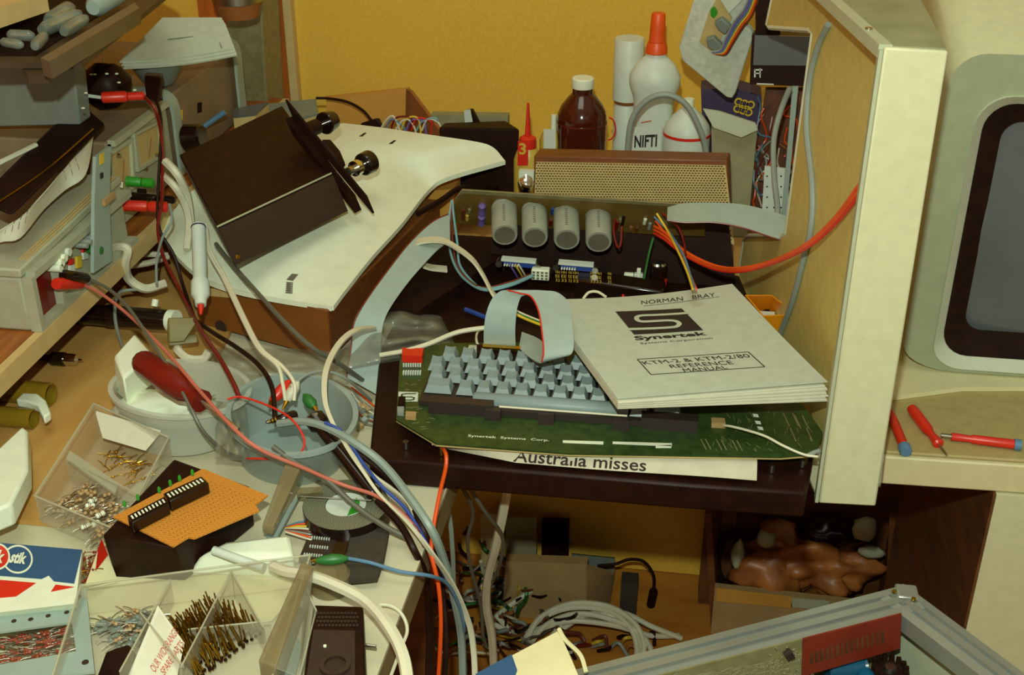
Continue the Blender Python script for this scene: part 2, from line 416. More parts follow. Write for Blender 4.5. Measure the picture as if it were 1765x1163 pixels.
m_ = MB(); m_.add([p+V((0, -.001, 0)) for p in i1]+i2, [(i, (i+1) % n, n+(i+1) % n, n+i) for i in range(n)])
B(m_, 'screen_surround', 'blackm', t)
cxm = (lip.x+.032+x1-.07)/2; czm = (zb+.046+zt-.075)/2; hw = (x1-.07-lip.x-.032)/2+.01; hh = (zt-.075-zb-.046)/2+.01
B(MB().sheet(lambda u, v: (cxm-hw+2*hw*u, yf+.021+.012*((2*u-1)**2+(2*v-1)**2)-.008, czm-hh+2*hh*v), 14, 12, -.004), 'screen', 'screen', t)
# screwdrivers on the right desk
def driver(name, label, L, parts):
    ps = [P(*q) for q in L]; t = T(name, label, 'screwdriver', ps[0]-V((0, 0, .003)), 'small screwdrivers on the desk')
    for nm, i, j, prof, mt in parts:
        B(MB().rev(ps[0].lerp(ps[1], i), ps[0].lerp(ps[1], j), prof, n=12), nm, mt, t)
driver('screwdriver', 'small red screwdriver with blue cap end tucked beside the upright cream hood', [(1530, 700, .006), (1562, 779, .006)],
  [('handle', .12, .88, [(0, .0035), (.1, .005), (.85, .0052), (1, .0045)], 'red'), ('cap', .885, 1, [(0, .0065), (.8, .0065), (1, .0055)], 'blueg'), ('shaft', 0, .118, [(0, .002), (1, .002)], 'steel')])
driver('screwdriver', 'red screwdriver with rounded handle and thin tip, middle of three on the desk', [(1570, 702, .007), (1632, 784, .003)],
  [('handle', 0, .80, [(0, .002), (.03, .0055), (.12, .0062), (.6, .0060), (.72, .0038), (.85, .005), (.97, .006), (1, .004)], 'red'), ('shaft', .801, 1, [(0, .0014), (1, .0011)], 'steel')])
driver('screwdriver', 'slim red screwdriver lying sideways with blue cap at its right end', [(1622, 750, .006), (1760, 767, .006)],
  [('shaft', 0, .128, [(0, .0026), (1, .0026)], 'steel'), ('handle', .13, .91, [(0, .0045), (.3, .0038), (.35, .005), (1, .0052)], 'red'), ('cap', .912, 1, [(0, .006), (1, .006)], 'blueg')])
# upright terminal hood
t = T('terminal_hood', 'cream terminal hood standing upright on its edge beside the keyboard', 'casing', (.17, 1.2, .001))
da = V((-.165, .986, 0)).normalized(); A0 = V((.151, 1.0, 0)); B0 = V((.200, 1.003, 0)); ZT = .448; ZB = 0.004
B(MB().hexa([V((.151, 1.0, ZT)), V((.201, 1.003, ZT-.002)), V((.201, 1.009, ZT-.002)), V((.151, 1.006, ZT))], [V((.151, 1.0, ZB)), V((.205, 1.003, ZB)), V((.205, 1.009, ZB)), V((.151, 1.006, ZB))]), 'front_rim', 'cream', t, bev=.0018)
B(MB().hexa([V((.1475, 1.001, ZT-.003)), V((.1506, 1.001, ZT-.003)), V((.1506, 1.012, ZT-.003)), V((.1475, 1.012, ZT-.003))], [V((.1475, 1.001, ZB)), V((.1506, 1.001, ZB)), V((.1506, 1.012, ZB)), V((.1475, 1.012, ZB))]), 'inner_lip', 'lipgrey', t)
# top side (wedge widening away)
top = [V((.1475, 1.0065, ZT)), V((.2005, 1.0095, ZT-.001)), V((.206, 1.22, ZT-.001)), V((.18, 1.36, ZT-.001)), V((.1475, 1.006, ZT))+da*.42]
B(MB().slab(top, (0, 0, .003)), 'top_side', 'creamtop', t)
B(MB().slab([V((.1473, 1.006, ZT+.0008)), V((.158, 1.006, ZT+.0008)), V((.158, 1.006, ZT+.0008))+da*.40, V((.1473, 1.006, ZT+.0008))+da*.40], (0, 0, .011)), 'top_lip', 'lipgrey', t)
for f in (.05, .26): B(MB().cyl(V((.1527, 1.006, ZT+.0008))+da*f, V((.1527, 1.006, ZT+.0022))+da*f, .0032), 'screw', 'steel', t)
B(MB().slab([V((.151, 1.01, ZB)), V((.205, 1.01, ZB)), V((.21, 1.1, ZB)), V((.15, 1.01, ZB))+da*.1], (0, 0, .003)), 'bottom_side', 'cream', t)
p0 = V((.172, 1.0095, 0)); PNL = plane3(p0, p0+da, p0+V((0, 0, 1)))
poly = [(1524, 92), (1440, 20), (1400, -40), (1335, -40), (1334, 0), (1325, 42), (1329, 47), (1398, 52), (1404, 58), (1358, 402), (1352, 407), (1292, 407), (1285, 414), (1270, 520), (1290, 640), (1400, 700), (1412, 862)]
q = [inter(x, y, PNL) for x, y in poly]; q[0] = p0+V((0, 0, ZT-.004)); q[-1] = p0+V((0, 0, ZB))
q[1] = p0+da*.16+V((0, 0, ZT-.004)); q[2] = p0+da*.40+V((0, 0, ZT-.004)); q[3] = V((q[3].x, q[3].y, ZT-.004)) if q[3].z > ZT-.004 else q[3]
B(MB().slab(q, PNL[1]*-.003), 'panel', 'creampanel', t)
e = [q[k]-PNL[1]*.0 for k in range(3, 14)]
m_ = MB()
m_.tube([p+PNL[1]*.001 for p in e], .0034, n=8, sub=1)
B(m_, 'cutout_beading', 'liplight', t)
B(px(MB(), [(1526, 694), (1533, 700), (1517, 838), (1508, 834)], ply(1.012), .002), 'latch_strip', 'chrome', t)
# ================================================================ BLACK CHASSIS AND ITS FITTINGS
t = T('equipment_chassis', 'large black metal equipment chassis bridging the two desks', 'chassis', (-.07, 1.2, .001))
ct = [P(636, 790, .03), P(1180, 835, .03), P(1395, 850, .03), P(1560, 862, .03), V((.100, 1.34, .03)), V((.08, 1.46, .03)), V((-.19, 1.51, .03)), V((-.33, 1.50, .03)), P(655, 600, .03)]
ct[2] = V((.135, .978, .03)); ct[3] = V((.147, 1.05, .03))
B(MB().slab(ct, (0, 0, .029)), 'tray', 'black', t, bev=.003)
B(MB().slab([V((-.345, 1.26, .05)), V((-.30, 1.26, .05)), V((-.20, 1.49, .05)), V((-.335, 1.49, .05))], (0, 0, .0195)), 'side_step', 'blackm', t)
B(MB().box((-.04, 1.345, .037), (.36, .012, .013)), 'cross_rail', 'blackm', t)
bp = MB().hexa([V((-.235, 1.455, .115)), V((.060, 1.445, .105)), V((.060, 1.452, .105)), V((-.235, 1.462, .115))], [V((-.245, 1.43, .0305)), V((.075, 1.42, .0305)), V((.075, 1.427, .0305)), V((-.245, 1.437, .0305))])
B(bp, 'back_panel', 'blackm', t)
B(MB().slab([P(1130, 395, .06)+V((0, -.02, 0)), P(1195, 395, .06), P(1235, 460, .031), P(1160, 470, .031)], V((0, 0, .001))), 'corner_gusset', 'black', t)
for a, b in ((700, 772), (1330, 812), (1383, 803)):
    p = P(a, b, .031); B(MB().cyl(p, p+V((0, 0, .008)), .0032), 'stud', 'steel', t)
PLD = None
# capacitor board, tilted forward over the chassis
tl = PY(793, 326, 1.43); tr = PY(1215, 384, 1.41); tr = PY(1215, 350, 1.41)
tl = PY(785, 330, 1.42); tr = PY(1215, 362, 1.395); bl = PY(785, 385, 1.46); br = PY(1200, 406, 1.435)
CB = plane3(tl, tr, bl)
t = T('capacitor_board', 'olive circuit board with four grey capacitors mounted across the back of the black chassis', 'circuit board', (tl+tr)/2-V((0, 0, .04)))
B(px(MB(), [(785, 341), (797, 325), (1215, 352), (1215, 405), (1140, 403), (1060, 397), (960, 392), (780, 383)], CB, .0018), 'board', 'pcbolive', t)
B(px(MB(), [(788, 336), (797, 324), (1215, 351), (1215, 356), (799, 330)], CB, .0012, .002), 'board_rim', 'pcbgrey', t)
nc = CB[1]
axis = V((0, -cos(radians(40)), -sin(radians(40))))
for k, (x, y0) in enumerate(((869, 357), (921, 361), (976, 365), (1031, 369))):
    endp = inter(x+1, y0+50, (tl+V((0, -.052, -.03)), V((0, -1, 0))))
    sx = .0165
    e1 = PY(x+1, y0+48, 1.372); s1 = PY(x, y0+6, 1.418)
    d = (e1-s1).normalized(); s1 = e1-d*.056
    o = B(MB().rev(s1, e1, [(0, .0135), (0, .0158), (.05, .0162), (.08, .0162), (.11, .0148), (.14, .0162), (.96, .0162), (1, .0155), (1, .0128)], n=28), 'capacitor', 'capgrey', t)
    B(MB().cyl(e1-d*.001, e1+d*.0006, .0128, n=24), 'end_seal', 'captop', o)
    # printed marking down the sleeve
    side = V((1, 0, 0)).cross(d).normalized(); side = side if side.dot(CAMLOC-e1) > 0 else -side
    mk_ = MB(); xx = V((1, 0, 0))
    for j in range(9):
        c = s1+d*(.016+.0038*j)+side*.0163
        mk_.slab([c-xx*.0016-d*.0012, c+xx*.0016-d*.0009, c+xx*.0016+d*.0010, c-xx*.0016+d*.0003], side*.0005)
    B(mk_, 'marking', 'captop', o)
for k, (x, y) in enumerate(((832, 356), (831, 375))):
    p = inter(x, y, CB)+nc*.004
    u = (bl-tl).normalized()
    B(MB().rev(p-u*.010, p+u*.010, [(0, .003), (.1, .005), (.35, .0042), (.65, .0042), (.9, .005), (1, .003)], n=12), 'resistor', 'violet', t)
u = (bl-tl).normalized()
for x, y, m_, l_ in ((799, 366, 'brownw', .012), (806, 372, 'glue', .006), (810, 360, 'pcbgrey', .004), (1064, 385, 'darkred', .010), (1074, 378, 'blackm', .012), (1070, 376, 'pcbgrey', .004), (1088, 390, 'carddark', .004), (1098, 391, 'brownw', .004), (1112, 378, 'white', .006), (1120, 386, 'greyw', .007), (953, 360, 'blue', .006), (950, 380, 'darkred', .006)):
    p = inter(x, y, CB)+nc*.003
    B(MB().cyl(p-u*l_*.9, p+u*l_*.9, .0022, n=8), 'component', m_, t)
# back rail DB25 sockets
for (a, b, c, d, lab) in ((868, 441, 924, 458, 'blue DB25 socket with coloured wires soldered on, left one on the chassis'), (966, 447, 1023, 462, 'blue DB25 socket with empty pins, right one on the chassis')):
    pl = ply(1.375)
    e = inter((a+c)/2, b, pl); t2 = T('serial_socket', lab, 'connector', e-V((0, 0, .02)), None)
    B(px(MB(), [(a, b), (c, b+4), (c, b+17), (a+2, b+12)], pl, .008), 'body', 'blue', t2)
    B(px(MB(), [(a-2, b-1), (c+1, b+4), (c+1, b+8), (a-2, b+3)], pl, .010, .0005), 'shell', 'whitecool', t2)
    for sx_, sy_ in ((a-6, b+8), (c+4, b+13)):
        p = inter(sx_, sy_, pl); B(MB().cyl(p+V((0, .004, 0)), p-V((0, .012, 0)), .0042, n=10), 'standoff', 'steel', t2)
    for j in range(6):
        p = inter(a+4+j*4.5, b+9+j*.3, pl); B(MB().cyl(p-V((0, .0082, 0)), p-V((0, .013, 0)), .0011, n=6), 'pin', 'white', t2)
t2 = T('transformer_block', 'black oblong power block with faint yellow markings inside the chassis', 'power supply', P(1010, 500, .031))
pl = ply(1.33)
B(MB().hexa([V((-.125, 1.345, .064)), V((-.015, 1.330, .062)), V((-.013, 1.362, .062)), V((-.123, 1.377, .064))], [V((-.125, 1.345, .0305)), V((-.015, 1.330, .0305)), V((-.013, 1.362, .0305)), V((-.123, 1.377, .0305))]), 'body', 'blackg', t2, bev=.003)
B(MB().hexa([V((-.124, 1.290, .046)), V((-.012, 1.278, .045)), V((-.013, 1.325, .045)), V((-.123, 1.34, .046))], [V((-.124, 1.290, .0305)), V((-.012, 1.278, .0305)), V((-.013, 1.325, .0305)), V((-.123, 1.34, .0305))]), 'heat_fins', 'blackg', t2, bev=.002)
q = MB(); PB = plane3(V((-.125, 1.345, .064)), V((-.015, 1.330, .062)), V((-.015, 1.330, .0305)))
for j, (x, w) in enumerate(((958, 7), (968, 9), (980, 6), (988, 9), (1018, 8), (1028, 9), (1048, 6))):
    for r in range(3): text(q, 'HE3'[r % 3]*2, [(x, 470+r*7+j*.5), (x+w, 471+r*7+j*.5), (x+w, 466+r*7+j*.5), (x, 465+r*7+j*.5)], PB, .0003, .0008)
B(q, 'marking', 'glue', t2)
# white connector
t2 = T('cable_connector', 'small white multi-pin plug beside the black power block', 'connector', P(930, 480, .05))
B(MB().box(P(932, 471, .06), (.022, .012, .014)), 'housing', 'white', t2, bev=.001)
q = MB()
for j in range(4):
    for i in range(3): q.box(P(932, 471, .06)+V((-.008+.0053*j, -.0065, -.004+.004*i)), (.003, .002, .002))
B(q, 'sockets', 'captop', t2)
for x, y, lb in ((1084, 474, 'small cream crimp terminal, the upper one right of the black power block'), (1085, 489, 'small cream crimp terminal, the lower one right of the black power block')):
    p = P(x, y, .05); t2 = T('crimp_terminal', lb, 'connector', p)
    B(MB().box(p+V((.0, 0, 0)), (.012, .006, .006)), 'sleeve', 'white', t2, bev=.001)
    B(MB().box(p+V((.012, 0, 0)), (.011, .007, .007)), 'lug', 'whitecool', t2, bev=.001)
B(MB().box(P(1101, 471, .055), (.005, .004, .014)), 'spade_terminal', 'white', label='upright white spade terminal above the cream crimp terminals', cat='connector', bev=.0008)
p = P(1133, 494, .031); t2 = T('can_capacitor', 'upright chrome-topped can capacitor right of the black power block', 'capacitor', p)
B(MB().rev(p, p+V((0, 0, .032)), [(0, .0112), (.9, .0112), (.97, .0105), (1, .0085)], n=24), 'can', 'blackg', t2)
B(MB().rev(p+V((0, 0, .0322)), p+V((0, 0, .0345)), [(0, .011), (1, .0085)], n=24), 'cap', 'chrome', t2)
# ---------------------------------------------------------------- keyboard
KZ = .050
t = T('keyboard', 'green keyboard circuit board with dark keys coloured grey-blue as flash sheen resting on the black chassis', 'keyboard', P(1050, 700, .0305))
PK = plz(KZ)
B(px(MB(), [(690, 607), (683, 725), (752, 766), (980, 783), (1345, 789), (1408, 783), (1418, 748), (1378, 690), (1290, 610), (1000, 590), (760, 594)], PK, .0018), 'circuit_board', 'pcb', t)
for x, y in ((700, 640), (760, 755), (1390, 770), (1080, 775)):
    p = P(x, y, KZ); B(MB().cyl(V((p.x, p.y, .031)), p, .003), 'standoff', 'brass', t)
kt = K0 = P(776, 633, KZ+.0018); kp = .0197
ux = (P(1008, 649, KZ+.0018)-K0); kx = V((ux.x, ux.y, 0)).normalized(); ky = V((kx.y, -kx.x, 0))
KM = Matrix(((kx.x, -ky.x, 0, K0.x), (kx.y, -ky.y, 0, K0.y), (0, 0, 1, K0.z), (0, 0, 0, 1)))
# local: x right, y away, z up ; rows go to -y
B(MB(KM).box((.1075, -.040, .0032), (.250, .086, .0052)), 'key_base', 'keyhouse', t)
hb = MB(KM)
hb.box((.028, -.0905, .007), (.066, .012, .014)); hb.box((.135, -.088, .004), (.150, .010, .007)); hb.box((.238, -.089, .0065), (.056, .014, .013))
for x in (.062, .116, .191): hb.box((x, -.098, .006), (.016, .008, .012))
B(hb, 'housing', 'keyhouse', t)
wr = MB(KM).cyl((.068, -.0955, .0135), (.196, -.0955, .0135), .0011)
B(wr, 'stabiliser_wire', 'whitew', t)
def keycap(cx, cy, w=.0172, z=.012, h=.0092, d=.0172, front=.0015):
    m = MB(KM); tw = w/2-.0031; b = w/2; dd = d/2
    z1 = z+h
    vs_b = [(cx-b, cy-dd, z), (cx+b, cy-dd, z), (cx+b, cy+dd, z), (cx-b, cy+dd, z)]
    N = 6; vs = []; 
    for j in range(N+1):
        for i in range(N+1):
            u = i/N*2-1; v = j/N*2-1
            vs.append((cx+u*tw, cy+(v*(dd-.0034)+.0012), z1-.0014*(1-u*u)+(.0016*v)))
    k = len(vs); fs = [(j*(N+1)+i, j*(N+1)+i+1, (j+1)*(N+1)+i+1, (j+1)*(N+1)+i) for j in range(N) for i in range(N)]
    m.add(vs+vs_b, fs)
    fr = list(range(0, N+1)); bk = list(range(N*(N+1), (N+1)**2)); lf = [j*(N+1) for j in range(N+1)]; rt_ = [j*(N+1)+N for j in range(N+1)]
    m.f += [tuple([k, k+1]+fr[::-1]), tuple([k+2, k+3]+bk), tuple([k+1, k+2]+rt_[::-1]), tuple([k+3, k]+lf)]; m.mi += [0]*4
    return B(m, 'keycap', 'keysheen', t)
rows = [(0.0, 0.0, 13), (-.0105, -.0190, 13), (-.0065, -.0380, 13), (.0, -.057, 12)]
for r, (x0, y, n) in enumerate(rows):
    z = [.0125, .0105, .0085, .0070][r]
    for i in range(n):
        x = x0+i*kp
        if r == 3:
            if i == 0: keycap(-.0005, y-.002, .0285, z); continue
            if i == 1: keycap(.0275, y-.002, .0180, z); continue
            x = .0465+(i-2)*kp
            if i >= 11: continue
        keycap(x, y, z=z)
m = MB(KM); prof = []
L0, L1 = .0385, .1965
N = 10
vs = []
for xx in (L0, L0+.002, L1-.002, L1):
    k = .86 if xx in (L0, L1) else 1
    for j in range(N+1):
        a = pi*j/N; vs.append((xx, -.0765-.0088*cos(a)*k, .0060+.0105*sin(a)*k))
fs = [(s_*(N+1)+j, s_*(N+1)+j+1, (s_+1)*(N+1)+j+1, (s_+1)*(N+1)+j) for s_ in range(3) for j in range(N)]+[tuple(range(N, -1, -1)), tuple(range(3*(N+1), 4*(N+1)))]
m.add(vs, fs); B(m, 'space_bar', 'keysheen', t)
keycap(.2075, -.0775, .0195, .007); keycap(.2345, -.0775, .029, .007)
PT = plz(KZ+.0018)
B(px(MB(), [(692, 722), (683, 727), (752, 769), (980, 786), (1345, 792), (1409, 787), (1400, 770), (1000, 770)], plz(KZ-.0036), .0015), 'board_backing', 'fabric', t)
sw = B(px(MB(), [(694, 611), (731, 612), (728, 626), (693, 624)], PT, .009), 'dip_switch', 'red', t)
q = MB()
for r, y0 in enumerate((629, 640)):
    for i in range(8): q.box(P(696+i*4.1, y0+(2 if r else 0), KZ+.004), (.0016, .004 if r else .002, .004))
B(q, 'chip_pins', 'whitecool', t)
q = px(MB(), [(687, 675), (721, 676), (720, 692), (686, 691)], PT, .0002)
B(q, 'logo_patch', 'whitecool', t)
q = MB(); lines(q, [(716, 679), (700, 679), (693, 680), (692, 683), (697, 684.5), (709, 684.5), (714, 686), (713, 689), (708, 690), (690, 689.5)], PT, .0016, .0003, .0003)
B(q, 'logo_letter', 'pcb', t)
B(px(MB(), [(687, 690), (699, 690), (698, 705), (686, 704)], PT, .005), 'chip', 'blackm', t)
B(px(MB(), [(700, 714), (718, 715), (717, 724), (699, 723)], PT, .004), 'component', 'cardbeige', t)
B(px(MB(), [(685, 706), (697, 706), (696, 717), (685, 716)], PT, .004), 'component', 'greyw', t)
q = MB(); text(q, 'Synertek  Systems  Corp.', [(806, 754), (946, 762), (947, 757), (807, 749)], PT, .0003, bold=.01)
for a, b, c, d in ((970, 759, 1040, 763), (1056, 761, 1158, 766), (1130, 768, 1157, 769)):
    px(q, [(a, b), (c, d-2), (c, d+3), (a, b+4)], PT, .0003)
for x, y in ((1302, 716), (1306, 728), (1310, 738)): px(q, [(x-5, y-3), (x+4, y-2), (x+6, y+3), (x-3, y+2)], PT, .0003)
B(q, 'printing', 'white', t)
q = MB()
for x, y in ((1208, 757), (1235, 758), (1262, 759)):
    lines(q, [(x, y), (x+9, y+17)], PT, .0012, .0003); lines(q, [(x+8, y), (x+17, y+17)], PT, .0012, .0003)
for x, y, w in ((1350, 712, 16), (1370, 716, 13), (1362, 738, 28)):
    lines(q, [(x, y), (x+10, y+22)], PT, .0012, .0003); lines(q, [(x+w, y), (x+w+10, y+22)], PT, .0012, .0003)
for i in range(30):
    x = random.uniform(690, 745); y = random.uniform(650, 740); lines(q, [(x, y), (x+random.uniform(4, 12), y+random.uniform(-2, 3))], PT, .0006, .0003)
for i in range(46):
    x = random.uniform(1230, 1400); y = random.uniform(700, 778); lines(q, [(x, y), (x+random.uniform(-4, 8), y+random.uniform(2, 10))], PT, .0005, .0003)
B(q, 'traces', 'pcbgrey', t)
# gold edge connector with the ribbon plugged in
B(px(MB(), [(822, 601), (905, 606), (910, 622), (822, 617)], plz(KZ+.006), .006), 'header_socket', 'blackm', t)
B(px(MB(), [(832, 598), (897, 602), (897, 607), (832, 603)], plz(KZ+.014), .004), 'gold_contacts', 'gold', t)
q = MB()
for x, y in ((860, 632), (928, 634), (960, 634), (1008, 640)):
    p = P(x, y, KZ+.004); q.cyl(p, p+V((0, 0, .012)), .0016); q.cyl(p+V((.006, 0, 0)), p+V((.006, 0, .012)), .0016)
B(q, 'gold_posts', 'gold', t)
for a, b in ((806, 612), (1002, 620), (815, 605)):
    B(MB().box(P(a, b, KZ+.006), (.010, .008, .012)), 'white_block', 'lipgrey', t, bev=.001)
B(px(MB(), [(1225, 728), (1248, 729), (1250, 738), (1226, 737)], PT, .006), 'wire_connector', 'cardbeige', t)
# newspaper under the board
PNw = plz(.0365)
t = T('newspaper_roll', 'rolled strip of newspaper with a bold headline tucked under the keyboard board', 'newspaper', P(1020, 790, .0305))
a0, a1, b0, b1 = P(744, 762, .046), P(1305, 790, .046), P(748, 767, .034), P(1304, 829, .034)
mid = P(880, 788, .034)
def news(u, v):
    top = a0.lerp(a1, u); 
    bot = (b0.lerp(P(890, 798, .034), u/.25) if u < .25 else P(890, 798, .034).lerp(b1, (u-.25)/.75))
    p = top.lerp(bot, v); p.z = .034+.010*cos(v*pi/2)+.0006*sin(u*9); return p
nws = B(MB().sheet(news, 40, 6, .0012), 'sheet', 'newsprint', t)
q = MB(); PNt = plane3(a0+V((0, 0, 0)), a1, b1)
text(q, 'Australia misses', [(884, 796), (1113, 813), (1115, 792), (888, 774)], (V((0, 0, .0445)), V((0, 0, 1))), .0004, bold=.012)
B(drop_on(q, nws), 'headline', 'ink', t, flat=True)
# ---------------------------------------------------------------- manual
t = T('reference_manual', 'white stapled computer reference manual lying across the keyboard', 'manual', P(1180, 600, .085))
c_tl, c_tr, c_br, c_bl = P(938, 516, .106), P(1262, 489, .108), P(1426, 664, .118), P(1064, 687, .108)
def cover(u, v, dz=0, k=0):
    a = c_bl.lerp(c_br, u); b = c_tl.lerp(c_tr, u); p = a.lerp(b, v)
    p.z += .006*(1-v)**2*sin(u*pi*.75+.4)*0+.004*u*(1-v)**3-.005*sin(pi*u)*v*v+dz
    return p
B(MB().sheet(lambda u, v: cover(u, v), 16, 16, .0006), 'cover', 'greypaper', t)
stk = MB()
nl = 9
for k in range(nl):
    f = (k+1)/nl
    def pg(u, v, f=f, k=k):
        p = cover(u, v); p.z -= .0012+f*.0085*(1+.9*u*(1-v)**2)
        o = (c_bl-c_tl).normalized()*(.0015+f*.004*u+(.0015 if k % 2 else 0)); w = (c_br-c_bl).normalized()*(.001*(k % 3)-.003)*u
        return p+o*(1-v)+w
    stk.sheet(pg, 12, 8, .0010)
B(stk, 'pages', 'paper', t)
MP = plane3(c_tl+V((0, 0, -.001)), c_br+V((0, 0, 0)), c_bl)
MPn = V((0, 0, 1))
def on_cover(mb):
    """drop printing onto the curved cover sheet"""
    inv = []
    for i, v in enumerate(mb.v):
        # invert (u,v) by Newton on xy
        u_, v_ = .5, .5
        for _ in range(12):
            p = cover(u_, v_); du = (cover(u_+1e-3, v_)-p)/1e-3; dv = (cover(u_, v_+1e-3)-p)/1e-3
            ex, ey = v.x-p.x, v.y-p.y; det = du.x*dv.y-du.y*dv.x
            u_ += (ex*dv.y-ey*dv.x)/det; v_ += (du.x*ey-du.y*ex)/det
        inv.append(cover(u_, v_).z)
    base = plz0 = .110
    for v, z in zip(mb.v, inv): v.z = z+.0002+(v.z-base)
    return mb
MZ = plz(.110)
def strip(mb, pts, w):
    q = [inter(x, y, MZ) for x, y in pts]; q = smooth(q, 5)
    L = []; R = []
    for i, p in enumerate(q):
        d = (q[min(i+1, len(q)-1)]-q[max(i-1, 0)]).normalized(); s_ = V((-d.y, d.x, 0))*w/2; L.append(p+s_); R.append(p-s_)
    k = len(q); mb.add([p+V((0, 0, .0007)) for p in L]+[p+V((0, 0, .0007)) for p in R], [(i, i+1, k+i+1, k+i) for i in range(k-1)])
    return mb
def grid_px(mb, c4, n=8, dz=.0003):
    c = [inter(a, b, MZ) for a, b in c4]; vs = []
    for j in range(n+1):
        for i in range(n+1):
            u, w = i/n, j/n; vs.append(c[0]*(1-u)*(1-w)+c[1]*u*(1-w)+c[2]*u*w+c[3]*(1-u)*w+V((0, 0, dz)))
    return mb.add(vs, [(j*(n+1)+i, j*(n+1)+i+1, (j+1)*(n+1)+i+1, (j+1)*(n+1)+i) for j in range(n) for i in range(n)])
q = grid_px(MB(), [(1093, 573), (1212, 568.5), (1175, 526), (1061, 529.5)])
B(on_cover(q), 'logo_block', 'ink', t)
q = strip(MB(), [(1188, 535.5), (1165, 536.5), (1130, 537.5), (1107, 538), (1098, 541), (1099, 546.5), (1108, 549.5), (1130, 549), (1150, 548.5), (1164, 550), (1171, 555), (1166, 560.5), (1150, 562), (1120, 563), (1084, 563.5)], .0052)
B(on_cover(q), 'logo_letter', 'greypaper', t)
q = MB()
text(q, 'Synertek', [(1097, 586), (1222, 580), (1214, 571), (1092, 576)], MZ, .0003, bold=.03)
text(q, 'Systems Corporation', [(1105, 592), (1229, 586), (1226, 582), (1103, 588)], MZ, .0003)
text(q, 'KTM-2 & KTM-2/80', [(1112, 628), (1294, 623), (1287, 616), (1104, 622)], MZ, .0003)
text(q, 'REFERENCE', [(1157, 636), (1265, 634), (1258, 627), (1152, 630)], MZ, .0003)
text(q, 'MANUAL', [(1180, 644.5), (1255, 642), (1249, 636), (1175, 638)], MZ, .0003)
for a, b in (((1098.5, 618), (1122, 646)), ((1122, 646), (1317, 642)), ((1317, 642), (1289, 612.5)), ((1289, 612.5), (1098.5, 618))):
    pa, pb = inter(*a, MZ), inter(*b, MZ); d = (pb-pa).normalized(); s_ = V((-d.y, d.x, 0))*.00055; n = 8
    for i in range(n): q.add([pa.lerp(pb, i/n)-s_+V((0, 0, .0003)), pa.lerp(pb, (i+1)/n)-s_+V((0, 0, .0003)), pa.lerp(pb, (i+1)/n)+s_+V((0, 0, .0003)), pa.lerp(pb, i/n)+s_+V((0, 0, .0003))], [(0, 1, 2, 3)])
B(on_cover(q), 'printing', 'ink', t)
q = MB()
text(q, 'NORMAN   BRAY', [(1106, 516), (1236, 507), (1232, 500), (1103, 509)], MZ, .0003, shear=.2)
pa, pb = inter(1110, 519, MZ), inter(1240, 508, MZ); s_ = V((0, .0004, 0))
for i in range(8): q.add([pa.lerp(pb, i/8)-s_+V((0, 0, .0003)), pa.lerp(pb, (i+1)/8)-s_+V((0, 0, .0003)), pa.lerp(pb, (i+1)/8)+s_+V((0, 0, .0003)), pa.lerp(pb, i/8)+s_+V((0, 0, .0003))], [(0, 1, 2, 3)])
B(on_cover(q), 'handwriting', 'ink', t)
# ---------------------------------------------------------------- ribbons
t = T('ribbon_cable', 'grey ribbon cable looping up out of the keyboard connector', 'cable', P(900, 600, .06))
A = [(834, 598, .062), (836, 560, .10), (842, 525, .125), (856, 503, .135), (880, 500, .13), (905, 520, .105)]
Bq = [(889, 601, .062), (888, 565, .10), (892, 530, .125), (902, 510, .135), (930, 505, .13), (950, 520, .105)]
A = [(834, 599, .062), (834, 570, .085), (838, 540, .105), (848, 515, .12), (862, 502, .128), (875, 500, .13)]
Bq = [(889, 602, .062), (888, 570, .085), (890, 540, .105), (893, 525, .115), (898, 512, .125), (905, 508, .13)]
B(MB().ribbon(pts3(A), pts3(Bq), .0012), 'ribbon', 'ribbon', t)
A2 = [(875, 500, .13), (895, 505, .13), (915, 511, .130), (928, 535, .126), (934, 570, .120), (937, 605, .110), (934, 624, .098), (922, 622, .088), (905, 610, .074), (895, 600, .066)]
B2 = [(905, 500, .133), (935, 501, .134), (962, 505, .135), (982, 525, .132), (987, 560, .126), (989, 598, .118), (980, 612, .110), (955, 608, .092), (930, 585, .076), (900, 572, .068)]
B(MB().ribbon(pts3(A2), pts3(B2), .0012), 'ribbon', 'ribbon', t)
B(MB().tube(pts3([(a, b, c+.0008) for a, b, c in A2[:7]]), .0009, n=5), 'red_stripe', 'red', t)
t = T('ribbon_cable', 'long wide grey ribbon cable hanging down left of the black chassis', 'cable', P(640, 640, .01))
A = [(748, 382, .10), (700, 420, .10), (660, 480, .09), (625, 520, .08), (609, 560, .06), (605, 600, .045), (599, 640, .03), (600, 665, .02)]
Bq = [(775, 372, .115), (776, 420, .09), (710, 480, .075), (675, 525, .07), (655, 560, .05), (655, 600, .04), (652, 640, .025), (645, 690, .015)]
A = [(775, 368, .105), (745, 382, .10), (706, 418, .095), (665, 470, .085), (628, 522, .075), (609, 560, .06), (605, 600, .045), (599, 632, .03), (598, 650, .02)]
Bq = [(776, 415, .095), (762, 424, .09), (745, 440, .085), (705, 485, .075), (670, 535, .065), (658, 570, .05), (656, 610, .035), (654, 650, .02), (650, 680, .012)]
B(MB().ribbon(pts3(A), pts3(Bq), .0014), 'ribbon', 'ribbon', t)
B(MB().tube(pts3([(a, b, c+.0008) for a, b, c in A]), .0009, n=5), 'red_stripe', 'darkred', t)
t = T('ribbon_cable', 'grey ribbon cable arching from the capacitor board to the cutout in the hood', 'cable', PY(1250, 380, 1.42))
A = [PY(1151, 358, 1.38), PY(1180, 351, 1.38), PY(1230, 350, 1.38), PY(1280, 353, 1.38), PY(1330, 365, 1.38), PY(1358, 374, 1.38)]
